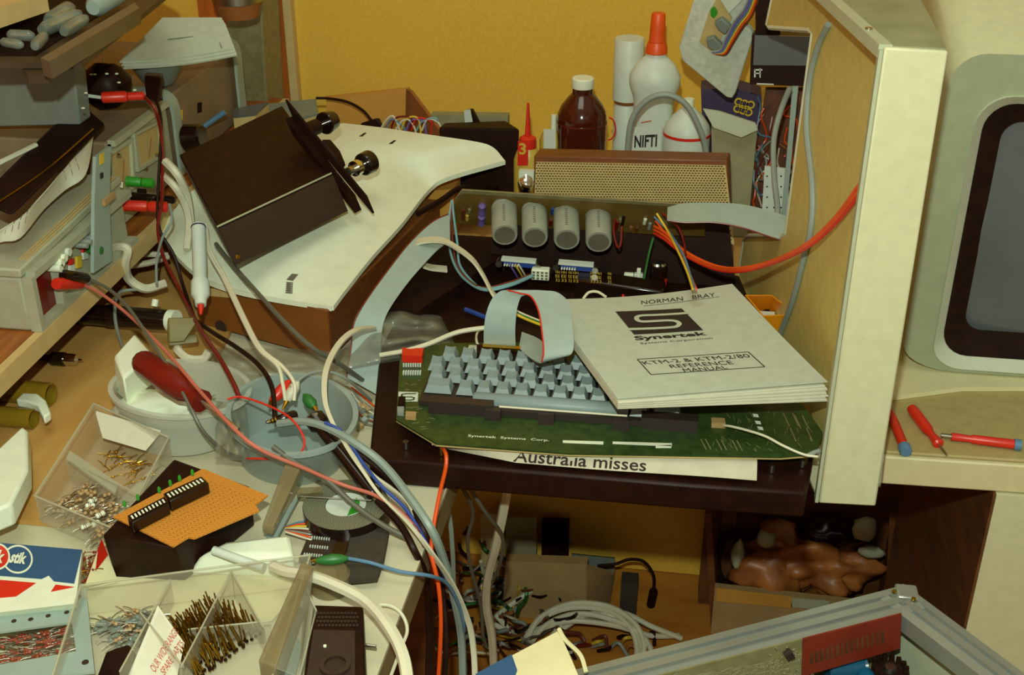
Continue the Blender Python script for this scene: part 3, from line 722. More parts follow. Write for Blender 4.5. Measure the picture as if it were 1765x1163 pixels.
Bq = [PY(1150, 379, 1.33), PY(1180, 383, 1.33), PY(1230, 383, 1.33), PY(1280, 392, 1.33), PY(1335, 410, 1.33), PY(1358, 412, 1.33)]
B(MB().ribbon(A, Bq, .0014), 'ribbon', 'ribbon', t)
B(MB().tube([p-V((0, .0008, 0)) for p in Bq], .0009, n=5), 'red_stripe', 'darkred', t)
# flat white cable looping over the chassis
A = [(770, 460, .06), (735, 455, .065), (712, 440, .075), (706, 425, .085), (722, 412, .095), (760, 410, .10), (790, 425, .10), (815, 445, .095), (832, 470, .085), (850, 503, .075), (870, 520, .06)]
B(MB().ribbon(pts3(A), pts3([(a+1, b+8, c) for a, b, c in A]), .003), 'flat_cable', 'whitew', label='flat white cable curling in a hook beside the capacitor board', cat='cable')
# speaker cabinet
t = T('speaker_cabinet', 'brown wooden speaker with woven beige grille on the rear bench', 'speaker', (-.06, 1.53, .0005))
sx0, sx1, sy, sd = -.195, .068, 1.535, .03
F = Matrix.Translation(V((0, 0, 0)))
sA, sB = PY(920, 268, 1.525), PY(1254, 276, 1.505); sC, sD_ = V((PY(918, 440, 1.515).x, 1.515, .001)), V((PY(1270, 440, 1.495).x, 1.495, .001))
bk = V((.004, .034, -.001))
B(MB().hexa([sA, sB, sB+bk, sA+bk], [sC, sD_, sD_+V((0, .034, 0)), sC+V((0, .034, 0))]), 'cabinet', 'darkwood', t, bev=.002)
PS = plane3(sA, sB, sC)
g = [(925, 278), (1251, 284), (1266, 420), (1215, 425), (1000, 410), (918, 404)]
B(px(MB(), g, PS, .002, .0012), 'grille_cloth', 'fabric', t)
q = MB(); a_ = inter(925, 278, PS); b_ = inter(1251, 284, PS); c_ = inter(1266, 422, PS); d_ = inter(921, 425, PS); nn = PS[1]*.0034
R, Cn = 34, 62
for r in range(R):
    for c in range(Cn):
        u = (c+.3+.5*(r % 2))/(Cn+.6); w = (r+.4)/R
        p = a_*(1-u)*(1-w)+b_*u*(1-w)+c_*u*w+d_*(1-u)*w
        du = (b_-a_)/Cn*.30; dw = (d_-a_)/R*.20
        q.add([p-du-dw+nn, p+du-dw+nn, p+du+dw+nn, p-du+dw+nn], [(0, 1, 2, 3)])
B(q, 'weave_holes', 'hole', t, flat=True)
# ================================================================ ALONG THE BACK
def bottle(name, label, p, parts, cat='bottle', group=None):
    """parts: (part name, material, z0, z1, [(t, r)...], n)"""
    t = T(name, label, cat, p, group)
    for nm, mt, z0, z1, prof, n, sx in parts:
        m = MB(Matrix.Translation(p) @ Matrix.Diagonal((1, sx, 1, 1))).rev((0, 0, z0), (0, 0, z1), prof, n=n)
        B(m, nm, mt, t)
    return t
def base(x, y): p = PY(x, 400, y); return V((p.x, y, .0008))
def X(px_, py_, y): return PY(px_, py_, y)
pb = X(1003, 200, 1.70); pb = V((pb.x, 1.70, .0008))
tb = bottle('medicine_bottle', 'brown glass bottle with white ribbed cap behind the speaker', pb, [
  ('glass_body', 'amber', 0, .197, [(0, .030), (.02, .0345), (.76, .0360), (.81, .0352), (.87, .030), (.935, .020), (.96, .0150), (1, .0145)], 32, 1),
  ('cap', 'white', .1975, .212, [(0, .0155), (.1, .0160), (.9, .0158), (1, .0145)], 28, 1)])
B(MB().rev(pb+V((0, 0, .146)), pb+V((0, 0, .149)), [(0, .0366), (.5, .0371), (1, .0366)], n=32), 'shoulder_ring', 'amberlight', tb)
nb = X(1128, 150, 1.72); nb = V((nb.x, 1.72, .0008))
tb = bottle('detergent_bottle', 'white plastic bottle with tall orange nozzle and printed label', nb, [
  ('body', 'whitecool', 0, .246, [(0, .026), (.03, .030), (.40, .0300), (.70, .0285), (.76, .031), (.82, .0365), (.87, .0365), (.94, .027), (.985, .0145), (1, .014)], 32, .7),
  ('cap_ring', 'orange', .2465, .262, [(0, .0158), (.5, .0152), (1, .0125)], 28, 1),
  ('nozzle', 'orange', .2625, .302, [(0, .0118), (.5, .0108), (.95, .0098), (1, .0088)], 28, 1)])
LB = (nb+V((0, -.0232, 0)), V((0, -1, 0)))
q = MB(); px(q, [(1087, 218), (1140, 222), (1139, 262), (1085, 262)], LB, .0006); B(q, 'label', 'whitecool', tb)
q = text(MB(), 'NIFTI', [(1093, 254), (1132, 252), (1133, 231), (1094, 233)], LB, .0006, .0008, bold=.03); B(q, 'lettering', 'ink', tb)
q = MB(); lines(q, [(1106, 211), (1122, 208)], LB, .0015, .0006, .0004); B(q, 'red_mark', 'inkred', tb)
cb = X(1186, 200, 1.69); cb = V((cb.x, 1.69, .0008))
bottle('plastic_bottle', 'squat white plastic bottle with red band and small cap right of the nozzle bottle', cb, [
  ('body', 'whitecool', 0, .178, [(0, .030), (.03, .033), (.80, .0335), (.86, .031), (.93, .022), (1, .009)], 32, 1),
  ('red_band', 'red', .139, .143, [(0, .0342), (1, .0342)], 32, 1),
  ('cap', 'white', .1785, .191, [(0, .0075), (1, .007)], 16, 1)])
sb = X(1090, 120, 1.79); sb = V((sb.x-.006, 1.79, .0008))
bottle('spray_can', 'pale tall spray can standing behind the nozzle bottle', sb, [
  ('can', 'whitecool', 0, .150, [(0, .019), (.97, .0195), (1, .017)], 24, 1), ('rim', 'carddark', .1505, .156, [(0, .018), (1, .021)], 24, 1),
  ('cap', 'whitecool', .1565, .248, [(0, .022), (.98, .022), (1, .021)], 28, 1)], cat='spray can')
gb = X(910, 220, 1.66); gb = V((gb.x, 1.66, .0008))
tb = bottle('glue_bottle', 'small yellow glue bottle with red pointed nozzle', gb, [
  ('body', 'glue', 0, .118, [(0, .019), (.03, .0205), (.85, .0205), (.93, .017), (1, .013)], 28, .8),
  ('cap', 'red', .1185, .136, [(0, .0125), (.2, .013), (.8, .012), (1, .007)], 20, 1), ('nozzle', 'red', .1365, .184, [(0, .0045), (1, .0016)], 12, 1)])
LB = (gb+V((0, -.0168, 0)), V((0, -1, 0)))
B(px(MB(), [(893, 243), (911, 243), (910, 285), (892, 285)], LB, .0006), 'label', 'red', tb)
B(text(MB(), '3', [(895, 266), (907, 266), (907, 246), (895, 246)], LB, .0004, .0008, bold=.03), 'lettering', 'glue', tb)
vb = X(952, 220, 1.70); vb = V((vb.x-.002, 1.70, .0008))
tb = bottle('glass_vial', 'little clear bottle with white label beside the brown bottle', vb, [
  ('body', 'glue', 0, .130, [(0, .0155), (.9, .0165), (1, .012)], 20, 1)])
B(MB().cyl(vb+V((.004, 0, .1305)), vb+V((.004, 0, .155)), .0045, .004, n=12), 'cap', 'white', tb)
B(px(MB(), [(937, 222), (958, 223), (958, 262), (937, 262)], (vb+V((0, -.0170, 0)), V((0, -1, 0))), .0005), 'label', 'whitecool', tb)
rg = MB(); c0 = X(1049, 222, 1.71); rg.tube([c0+V((.010*cos(a)+.0, 0, .017*sin(a))) for a in [i*pi/6 for i in range(-3, 4)]], .0012)
B(rg, 'rubber_band', 'red', label='thin red loop sticking out right of the brown bottle', cat='band')
hs = [X(1082, 262, 1.60)-V((0, 0, .06)), X(1082, 258, 1.60), X(1090, 205, 1.60), X(1115, 173, 1.60), X(1148, 163, 1.60), X(1180, 178, 1.60), X(1203, 215, 1.60), X(1217, 262, 1.60), X(1218, 262, 1.60)-V((0, 0, .05))]
B(MB().tube(hs, .0042, n=10), 'hose', 'greyw', label='beige plastic hose arching in front of the white bottles', cat='hose')
# foam block with connectors
FB = plane3(X(1250, 0, 1.66), X(1250, 160, 1.70), X(1290, 60, 1.67))
fp = [(1205, -30), (1170, 82), (1176, 105), (1252, 168), (1262, 170), (1268, 160), (1299, 62), (1294, 52), (1282, 44), (1310, -30)]
t = T('foam_block', 'white foam slab leaning in the corner with connectors and a rainbow ribbon on it', 'packing foam', inter(1250, 168, FB))
B(px(MB(), fp, FB, .014, -.014), 'foam', 'foam', t, bev=.002)
B(px(MB(), [(1222, 20), (1240, -10), (1262, 30), (1245, 60), (1234, 92), (1206, 70)], FB, .003, .0003), 'board', 'fabric', t)
for a in (((1219, 60), (1232, 56), (1252, 76), (1240, 84), (1222, 74)), ((1233, 32), (1246, 24), (1262, 38), (1252, 52), (1240, 44))):
    B(px(MB(), a, FB, .009, .0035), 'connector', 'bluegrey', t, bev=.0015)
B(px(MB(), [(1226, 12), (1232, 8), (1238, 18), (1232, 27), (1226, 22)], FB, .004, .0035), 'green_tag', 'brightgreen', t)
B(px(MB(), [(1240, -10), (1258, 18), (1280, -5), (1290, -30), (1250, -30)], FB, .004, .0035), 'clear_clip', 'whitecool', t)
t = T('rainbow_cable', 'rainbow ribbon cable running up from the foam slab', 'cable', inter(1240, 80, FB)+V((0, -.01, 0)))
fo = FB[1]*.014
for k, c in enumerate(('greyw', 'violet', 'blueg', 'yellow', 'orange', 'brownw')):
    L = [(1229+k*1.6, 80+k*.6), (1244+k*1.9, 76+k*1.6), (1254+k*2.4, 55+k*2), (1268+k*3, 28+k*2), (1285+k*3, 5+k*2), (1300+k*3, -30)]
    B(MB().tube([inter(a, b, FB)+fo for a, b in L], .0013, n=6), 'strand', c, t)
# blue and yellow box
BX = ply(1.80)
t = T('blue_carton', 'battered dark blue carton with yellow ring lettering behind the foam slab', 'carton', X(1260, 215, 1.83))
B(MB().slab([inter(a, b, BX) for a, b in ((1208, 155), (1262, 150), (1313, 165), (1310, 340), (1215, 340))], V((0, -.05, 0))), 'carton', 'navy', t)
q = MB()
for x, y in ((1273, 175), (1283, 178), (1294, 180), (1271, 187), (1281, 190), (1290, 193)):
    c = inter(x, y, BX)+V((0, -.001, 0)); n = 12; r1, r0 = .0062, .0038
    q.ring([c+V((r1*cos(2*pi*i/n), 0, r1*sin(2*pi*i/n))) for i in range(n)], [c+V((r0*cos(2*pi*i/n), 0, r0*sin(2*pi*i/n))) for i in range(n)], V((0, .0008, 0)))
B(q, 'rings', 'yellow', t)
t = T('paper_bag', 'crumpled grey paper bag folded over at the top behind the speaker', 'bag', V((.06, 1.68, .0008)))
b_ = MB(); y = 1.66
tp = [X(1226, 195, y), X(1300, 215, y)]; bt = [X(1250, 330, y), X(1298, 330, y)]
b_.hexa([X(1226, 222, y), X(1305, 226, y), X(1305, 222, y+.05), X(1226, 205, y+.05)], [V((X(1240, 300, y).x, y-.004, .001)), V((X(1298, 300, y).x, y-.004, .001)), V((X(1298, 300, y).x, y+.05, .001)), V((X(1240, 300, y).x, y+.05, .001))])
B(b_, 'bag_body', 'bag', t)
B(MB().slab([X(1212, 188, y-.005), X(1240, 192, y-.01), X(1302, 212, y-.01), X(1306, 224, y-.012), X(1278, 237, y-.016), X(1230, 220, y-.012)], V((0, -.004, .0))), 'folded_flap', 'lipgrey', t)
# black unit seen through the hood cutout
t = T('tape_drive', 'black and grey boxy unit standing behind the cutout of the cream hood', 'device', X(1345, 150, 1.62))
y = 1.62
B(MB().hexa([X(1296, 60, y), X(1405, 62, y), X(1405, 56, y+.10), X(1300, 52, y+.10)], [X(1292, 145, y), X(1405, 150, y), X(1405, 142, y+.10), X(1296, 137, y+.10)]), 'case', 'black', t)
B(px(MB(), [(1301, 60), (1400, 62), (1396, 112), (1298, 111)], ply(y), .003, .0005), 'panel', 'screen', t)
B(MB().hexa([X(1302, -60, y+.02), X(1345, -60, y+.02), X(1345, -60, y+.06), X(1302, -60, y+.06)], [X(1302, 64, y+.02), X(1345, 64, y+.02), X(1345, 58, y+.06), X(1302, 58, y+.06)]), 'post', 'blackm', t)
q = MB(); lines(q, [(1301, 132), (1301, 120), (1313, 120)], ply(y), .002, .0006, .0005); lines(q, [(1301, 126), (1311, 126)], ply(y), .0014, .0006, .0005); lines(q, [(1310, 118), (1310, 133)], ply(y), .0014, .0006, .0005); lines(q, [(1305, 144), (1333, 145)], ply(y), .0016, .0006, .0005)
B(q, 'marking', 'whitecool', t)
# wired back wall stuff in the corner
t = T('wiring_frame', 'dark frame packed with tangled coloured wires beside the hood cutout', 'wiring', V((.14, 1.72, .0008)))
y = 1.70
B(MB().hexa([X(1320, 150, y), X(1385, 150, y), X(1385, 150, y+.02), X(1320, 150, y+.02)], [V((X(1290, 330, y).x, y, .001)), V((X(1375, 330, y).x, y, .001)), V((X(1375, 330, y).x, y+.02, .001)), V((X(1290, 330, y).x, y+.02, .001))]), 'backplate', 'mess', t)
for i in range(34):
    x = random.uniform(1300, 1372); yy = random.uniform(165, 330); L = []
    for k in range(4):
        L.append(X(max(1302-(yy-250)*.05, min(1372, x+random.uniform(-16, 16))), yy+k*random.uniform(12, 30), y-.004-random.uniform(0, .02)))
    B(MB().tube(L, .0013, n=5, sub=4), 'wire', random.choice(['brownw', 'orange', 'greyw', 'blueg', 'darkred', 'whitew', 'carddark', 'brownw']), t)
t = T('perforated_board', 'pale board with small holes in the corner below the tangled wires', 'board', V((.1, 1.62, .0008)))
PBd = ply(1.60)
B(px(MB(), [(1318, 285), (1360, 290), (1358, 385), (1312, 385)], PBd, .003), 'board', 'whitecool', t)
q = MB()
for i in range(3):
    for j in range(5): p = inter(1322+i*12, 302+j*18, PBd); q.cyl(p-V((0, .0031, 0)), p-V((0, .0036, 0)), .0012, n=8)
B(q, 'holes', 'ink', t)
B(MB().slab([X(1366, 150, 1.58), X(1376, 150, 1.58), X(1352, 400, 1.58), X(1345, 400, 1.58)], V((0, -.006, 0))), 'metal_strip', 'tealgrey', label='slim grey upright strip against the edge of the hood cutout', cat='strip')
B(MB().tube([X(1362, 150, 1.52), X(1346, 190, 1.52), X(1334, 240, 1.50), X(1334, 300, 1.48), X(1340, 360, 1.45), X(1335, 405, 1.42)], .0036, n=9), 'hose', 'greyw', label='beige hose hanging down inside the hood cutout', cat='hose')
B(MB().hexa([X(1225, 400, 1.5), X(1262, 402, 1.5), X(1262, 398, 1.52), X(1225, 396, 1.52)], [V((.05, 1.49, .001)), V((.074, 1.49, .001)), V((.074, 1.51, .001)), V((.05, 1.51, .001))]), 'wooden_block', 'darkwood', label='small dark wooden block at the right foot of the speaker', cat='block')
# orange bin
t = T('parts_bin', 'bright orange plastic parts bin behind the manual', 'bin', P(1320, 580, .0305))
zt = .075; zb_ = .032
o = [P(1284, 508, zt), P(1330, 508, zt), P(1376, 543, zt), P(1315, 545, zt)]; ob = [P(1284, 545, zb_), P(1330, 540, zb_)+V((-.004, 0, 0)), P(1372, 588, zb_), P(1312, 590, zb_)]
c = sum(o, V())/4; ii = [p.lerp(c, .10) for p in o]; cbm = sum(ob, V())/4
m_ = MB(); m_.add(o+ii+ob+[p.lerp(cbm, .1)+V((0, 0, .003)) for p in ob], [(i, (i+1) % 4, 4+(i+1) % 4, 4+i) for i in range(4)]+[(i, 8+i, 8+(i+1) % 4, (i+1) % 4) for i in range(4)]+[(4+i, 4+(i+1) % 4, 12+(i+1) % 4, 12+i) for i in range(4)]+[(8, 9, 10, 11), (12, 13, 14, 15)])
B(m_, 'tray', 'orangebin', t)
B(MB().box(P(1320, 545, .05), (.02, .015, .006)), 'insert', 'whitecool', t)
# black soldering unit and cardboard in the middle back
t = T('black_power_unit', 'black boxy unit behind the white plastic cover left of the glue bottle', 'device', X(820, 240, 1.72)-V((0, 0, .09)))
y = 1.66
B(MB().hexa([X(757, 219, y), X(895, 222, y), X(873, 208, y+.13), X(765, 212, y+.13)], [V((X(757, 219, y).x, y, .03)), V((X(895, 222, y).x, y, .03)), V((X(873, 208, y+.13).x, y+.13, .03)), V((X(765, 212, y+.13).x, y+.13, .03))]), 'case', 'blackm', t, bev=.003)
for dx in (0, .1): B(MB().box((X(775, 219, y).x+dx, y+.06, .0155), (.02, .08, .029)), 'foot', 'black', t)
B(MB().hexa([X(803, 189, 1.78), X(812, 187, 1.78), X(816, 187, 1.79), X(806, 189, 1.79)], [X(805, 212, 1.78), X(828, 212, 1.78), X(828, 210, 1.79), X(808, 210, 1.79)]), 'bracket', 'black', t)
B(px(MB(), [(800, 190), (811, 188), (815, 209), (802, 210)], ply(1.775), .003), 'label', 'whitecool', t)
B(MB().slab([X(742, 198, 1.92), X(875, 200, 1.92), X(875, 260, 1.92), X(742, 260, 1.92)], V((0, -.02, 0))), 'backing_sheet', 'bag', label='long grey-green panel lying against the back wall behind the black unit', cat='panel')
# carton with open flap
y = 1.84
B(MB().hexa([X(562, 170, y), X(704, 151, y), X(706, 150, y+.1), X(562, 165, y+.1)], [V((X(562, 240, y).x, y, .001)), V((X(702, 240, y).x, y, .001)), V((X(704, 240, y).x, y+.1, .001)), V((X(562, 240, y).x, y+.1, .001))]), 'cardboard_box', 'card', label='ochre cardboard box standing against the back wall behind the white cover', cat='box')
B(MB().slab([X(705, 152, 1.83), X(712, 156, 1.83), X(772, 236, 1.70), X(772, 260, 1.70), X(703, 250, 1.83)], V((.004, .004, 0))), 'cardboard_flap', 'carddark', label='brown triangular wooden wedge leaning right of the ochre cardboard box', cat='wedge')
for i in range(9):
    c = ['whitew', 'blueg', 'darkred', 'whitew', 'yellow', 'violet', 'red', 'tealw', 'whitew'][i]
    x = 655+i*9; y = 1.74
    B(MB().tube([X(x, 225, y), X(x+10, 210-random.uniform(0, 8), y), X(x+26+random.uniform(-4, 10), 206+random.uniform(-6, 8), y), X(x+34, 225, y), X(x+36, 250, y)], .0016, n=6), 'hookup_wire', c, label='loose coloured hook-up wires curling behind the white cover', cat='wire', group='hook-up wires behind the white cover')
t = T('cable_plug', 'black plug with a thin black cable in front of the ochre cardboard box', 'plug', X(640, 225, 1.76))
B(MB().hexa([X(622, 212, 1.76), X(650, 203, 1.76), X(655, 203, 1.78), X(625, 212, 1.78)], [X(620, 228, 1.76), X(664, 228, 1.76), X(664, 226, 1.78), X(622, 226, 1.78)]), 'plug_body', 'black', t, bev=.002)
B(MB().tube([X(545, 169, 1.80), X(570, 170, 1.80), X(600, 176, 1.79), X(625, 190, 1.78), X(640, 207, 1.77)], .0022, n=8), 'lead', 'black', t)
# books and folders left of the box
for k, (c4, z, mt, nm, lb) in enumerate((
   ([(400, 185), (545, 170), (548, 195), (440, 225)], .120, 'bluegrey', 'folder', 'grey folder lying at the back between the power supply and the cardboard box'),
   ([(398, 188), (462, 176), (440, 196), (402, 200)], .142, 'screen', 'notebook', 'thick paperback with brown cover and pale page edges near the grey bracket'))):
    q = [P(a, b, z) for a, b in c4]
    t = T(nm, lb, 'book', sum(q, V())/4-V((0, 0, z-.001)))
    B(MB().slab(q, (0, 0, .003)), 'cover', mt, t)
    B(MB().slab([p-V((0, 0, .0035)) for p in q], (0, 0, .0165)), 'pages', 'fabric', t)
for c4, z, mt, lb in (([(400, 212), (430, 205), (425, 225), (400, 232)], .07, 'red', 'red booklet corner showing beside the black mixer box'), ([(360, 232), (392, 238), (372, 250), (352, 246)], .085, 'brightgreen', 'green and red striped card poking out by the black round knob')):
    B(MB().slab([P(a, b, z) for a, b in c4], (0, 0, .06)), 'booklet', mt, label=lb, cat='booklet')
B(MB().slab([P(355, 222, .087), P(402, 222, .087), P(388, 236, .087), P(356, 232, .087)], (0, 0, .003)), 'booklet', 'red', label='red card lying on top of the green striped card', cat='booklet')

y = 1.585
a, b, c, d_ = X(728, 330, y), X(782, 326, y), V((X(782, 360, y).x, y, .001)), V((X(728, 360, y).x, y, .001))
B(MB().hexa([a, b, b+V((0, .05, 0)), a+V((0, .05, 0))], [d_, c, c+V((0, .05, 0)), d_+V((0, .05, 0))]), 'small_carton', 'card', label='small ochre carton just visible under the right edge of the white cover', cat='carton')
# ================================================================ LEFT SHELF INSTRUMENTS
XP = -.672
# signal generator (front right end of shelf)
t = T('signal_generator', 'pale grey bench instrument with recessed window and row of knobs on the low shelf', 'instrument', V((-.85, 1.15, .1)))
y0, y1 = 1.055, 1.30
zb0, zt0 = .0995, .162
B(MB().hexa([V((-1.05, y0, zt0)), V((XP, y0, zt0)), V((XP, y1, zt0+.012)), V((-1.05, y1, zt0+.012))], [V((-1.05, y0, zb0)), V((XP, y0, zb0)), V((XP, y1, zb0)), V((-1.05, y1, zb0))]), 'case', 'instgrey', t, bev=.003)
B(MB().hexa([V((-1.05, y0-.002, zt0+.0105)), V((XP+.002, y0-.002, zt0+.0105)), V((XP+.002, y1, zt0+.022)), V((-1.05, y1, zt0+.022))], [V((-1.05, y0-.002, zt0+.0005)), V((XP+.002, y0-.002, zt0+.0005)), V((XP+.002, y1, zt0+.0125)), V((-1.05, y1, zt0+.0125))]), 'lid', 'instgrey', t, bev=.002)
PLX = plx(XP)
def rect(y0, y1, z0, z1, x, th): return [V((x+th, y0, z0)), V((x+th, y1, z0)), V((x+th, y1, z1)), V((x+th, y0, z1))]
def rectb(mb, y0, y1, z0, z1, x, th): return mb.slab(rect(y0, y1, z0, z1, x, th), V((th, 0, 0)))
m_ = MB(); rectb(m_, y0, y0+.008, zb0, zt0, XP, .012); rectb(m_, y0+.008, y1, zb0, zb0+.006, XP, .012); rectb(m_, y0+.008, y1, zt0-.004, zt0+.004, XP, .012)
B(m_, 'bezel', 'instgrey', t)
B(rectb(MB(), y0+.008, y0+.055, zb0+.006, zt0-.004, XP, .001), 'display_window', 'ledred', t)
B(rectb(MB(), y0+.056, y0+.062, zb0+.006, zt0-.004, XP, .010), 'divider', 'instgrey', t)
for k, (a, b, mt) in enumerate(((100, 462, 'white'), (103, 452, 'white'), (108, 444, 'white'), (115, 434, 'whitecool'))):
    p = PX(a, b, XP+.012); B(MB().cyl(p-V((.0118, 0, 0)), p+V((.004, 0, 0)), .0045, n=12), 'knob', mt, t)
for a, b, w, h, mt in ((131, 452, 8, 20, 'yellow'), (118, 452, 7, 10, 'red'), (119, 462, 8, 12, 'whitecool'), (141, 430, 8, 10, 'red'), (142, 440, 8, 14, 'whitecool'), (97, 471, 6, 12, 'red')):
    B(px(MB(), [(a-w/2, b+h/2), (a+w/2, b+h/2-2), (a+w/2, b-h/2-2), (a-w/2, b-h/2)], PLX, .003, .0015), 'push_button', mt, t)
for k in range(6):
    a, b = 122+k*7.5, 422-k*6.5
    p = PX(a, b, XP); B(MB().cyl(p, p+V((.020, 0, 0)), .0030, n=10), 'toggle', 'greyw', t)
p = PX(150, 430, XP+.004); B(MB().cyl(p-V((.003, 0, 0)), p+V((.018, 0, 0)), .0045, n=12), 'green_socket', 'green', t)
for k in range(3):
    B(MB().slab([V((XP-.002-.004*k, y0+.02, zt0+.0125+.0)), V((XP+.0-.004*k, y0+.02, zt0+.0125)), V((XP+.0-.004*k, y1-.01, zt0+.0240)), V((XP-.002-.004*k, y1-.01, zt0+.0240))], (0, 0, .001)), 'vent_ridge', 'fabric', t)
# power supply
XS = -.700
t = T('power_supply', 'long grey bench power supply with two panel meters on the low shelf', 'instrument', V((-.85, 1.5, .1)))
y0, y1 = 1.335, 1.80; zb1, zt1 = .0995, .212
B(MB().box((-.865, (y0+y1)/2, (zb1+zt1)/2), (.33, y1-y0, zt1-zb1)), 'case', 'insttop', t, bev=.003)
B(rectb(MB(), 1.338, 1.505, zb1+.004, zt1-.003, XS, .004), 'front_panel', 'instgrey', t)
B(rectb(MB(), 1.338, 1.505, zt1-.006, zt1+.002, XS, .010), 'panel_edge', 'lipgrey', t)
PXS = plx(XS+.004)
for q4 in ([(182, 262), (222, 236), (227, 322), (190, 345)], [(224, 230), (272, 205), (276, 268), (232, 296)]):
    q = [inter(a, b, PXS) for a, b in q4]; c = sum(q, V())/4; n = PXS[1]
    mt = B(MB().ring([p+n*.006 for p in q], [p.lerp(c, .16)+n*.006 for p in q], n*.006), 'meter_frame', 'lipgrey', t)
    B(MB().slab([p.lerp(c, .16)+n*.002 for p in q], n*.002), 'dial', 'fabric', mt)
    m_ = MB(); a_ = q[3].lerp(q[2], .5).lerp(c, .3)+n*.0026; b_ = c.lerp(q[1], .3)+n*.0026
    m_.tube([a_, a_.lerp(b_, .5), b_], .0006, n=5); B(m_, 'needle', 'carddark', mt)
for a, b, mt, l_, r in ((200, 268, 'steel', .006, .003), (266, 268, 'steel', .006, .003), (190, 322, 'whitecool', .006, .0025), (246, 290, 'steel', .006, .003), (238, 330, 'blackm', .01, .004)):
    p = PX(a, b, XS+.004); B(MB().cyl(p, p+V((l_, 0, 0)), r, n=10), 'terminal', mt, t)
for a, b, z, mt in ((310, 198, 0, 'yellow'), (343, 185, 0, 'blackm')):
    B(px(MB(), [(a-3, b+10), (a+4, b+8), (a+4, b-9), (a-3, b-8)], plx(XS), .0006, .0003), 'round_sticker', mt, t)
def bracket(x, y, zlo, zhi, w, nm='handle'):
    m_ = MB()
    pts = [V((x-.11, y, zhi+.006)), V((x-.03, y, zhi+.006)), V((x-.008, y, zhi)), V((x, y, zhi-.016)), V((x, y, (zhi+zlo)/2)), V((x, y, zlo))]
    m_.ribbon(pts, [p+V((0, w, 0)) for p in pts], .004, sub=5)
    return m_
B(bracket(-.690, 1.51, .105, .214, .022), 'handle', 'tealgrey', t)
B(bracket(-.690, 1.755, .105, .224, .026), 'handle', 'tealgrey', t)
t = T('panel_bracket', 'upright pale grey strip with yellow dot between the generator and the power supply', 'bracket', V((-.67, 1.31, .1)))
PBk = plx(-.655)
B(px(MB(), [(160, 270), (186, 252), (183, 350), (188, 449), (156, 470), (157, 350)], PBk, .004), 'strip', 'tealgrey', t)
B(px(MB(), [(165, 284), (172, 280), (172, 262), (165, 266)], PBk, .0006, .0045), 'round_sticker', 'yellow', t)
B(px(MB(), [(166, 308), (171, 306), (171, 296), (166, 298)], PBk, .0006, .0045), 'slot', 'ink', t)
B(px(MB(), [(168, 345), (186, 330), (188, 338), (170, 355)], PBk, .004, .0045), 'clip', 'cardbeige', t)
# banana plugs
def plug(label, L, x0, mats, r=.0045, x1=None):
    a = PX(L[0], L[1], x0); b = P(L[2], L[3], a.z-.002)
    t = T('banana_plug', label, 'plug', a-V((0, 0, r)))
    B(MB().rev(a, a.lerp(b, .55), [(0, r*.9), (.04, r*1.1), (.2, r), (.9, r), (1, r*.8)], n=14), 'sleeve', mats, t)
    B(MB().rev(a.lerp(b, .56), b, [(0, r*.8), (.1, r*1.02), (.9, r), (1, r*.6)], n=14), 'sleeve', mats, t)
    c = a.lerp(b, .555)+V((0, 0, r)); B(MB().blob(c, .0012, 1, 0), 'screw', 'brass', t)
    return t, a, b
plug('red banana plug in the lower front of the grey power supply', (212, 354, 290, 357), XS+.02, 'red', .0068)
plug('black banana plug lying just above the lower red plug', (226, 338, 302, 345), XS+.016, 'blackg', .0052)
plug('short green banana plug in the power supply below the meters', (218, 312, 266, 316), XS+.008, 'brightgreen', .0062)
p0, p1 = P(175, 168, .262), P(250, 165, .262)
t = T('banana_plug', 'red banana plug lying high up beside the studded black block', 'plug', p0)
B(MB().rev(p0, p0.lerp(p1, .6), [(0, .004), (.05, .0068), (.9, .0068), (1, .005)], n=14), 'sleeve', 'red', t)
B(MB().rev(p0.lerp(p1, .62), p1, [(0, .0052), (.9, .0052), (1, .003)], n=14), 'sleeve', 'red', t)
B(MB().cyl(P(137, 163, .262), p0, .0022, n=8), 'pin', 'whitecool', t)
B(MB().hexa([PX(188, 310, -.69), PX(212, 318, -.68), PX(212, 314, -.68), PX(188, 306, -.69)], [PX(188, 318, -.69), PX(212, 324, -.68), PX(212, 322, -.68), PX(188, 316, -.69)]), 'white_plug', 'white', label='tiny white plug poking out under the left meter', cat='plug')
B(MB().hexa(pts3([(248, 130, .265), (280, 132, .265), (282, 126, .255), (250, 124, .255)]), pts3([(252, 170, .245), (276, 175, .245), (279, 170, .235), (255, 166, .235)])), 'black_clip', 'black', bev=.003, label='black rubber clip cover right of the high red banana plug', cat='clip')
# stacked stuff on top
t = T('grey_box', 'flat blue-grey metal box at the far left behind the black binder', 'box', V((-.78, 1.36, .215)))
yb = 1.33
B(MB().hexa([V((-1.0, yb, .305)), PY(127, 118, yb)+V((0, 0, 0)), PY(127, 118, yb)+V((.0, .03, 0)), V((-1.0, yb+.03, .305))], [V((-1.0, yb, .215)), PY(138, 215, yb), PY(138, 215, yb)+V((0, .03, 0)), V((-1.0, yb+.03, .215))]), 'case', 'bluegrey', t, bev=.002)
t = T('relay_block', 'black block studded with bright solder pins near the top left', 'component', P(178, 190, .22))
B(MB().blob(P(182, 148, .246), .03, 3, .06, sc=(.033, .030, .030)), 'block', 'black', t)
for a, b in ((135, 137), (141, 131), (157, 128), (163, 128), (184, 127), (201, 127), (205, 142), (145, 146), (148, 160), (178, 103), (143, 186), (232, 155)):
    p = P(a, b, .277); B(MB().blob(p, .002, 1, 0, sc=(.0026, .002, .0014)), 'solder_pin', 'white', t)
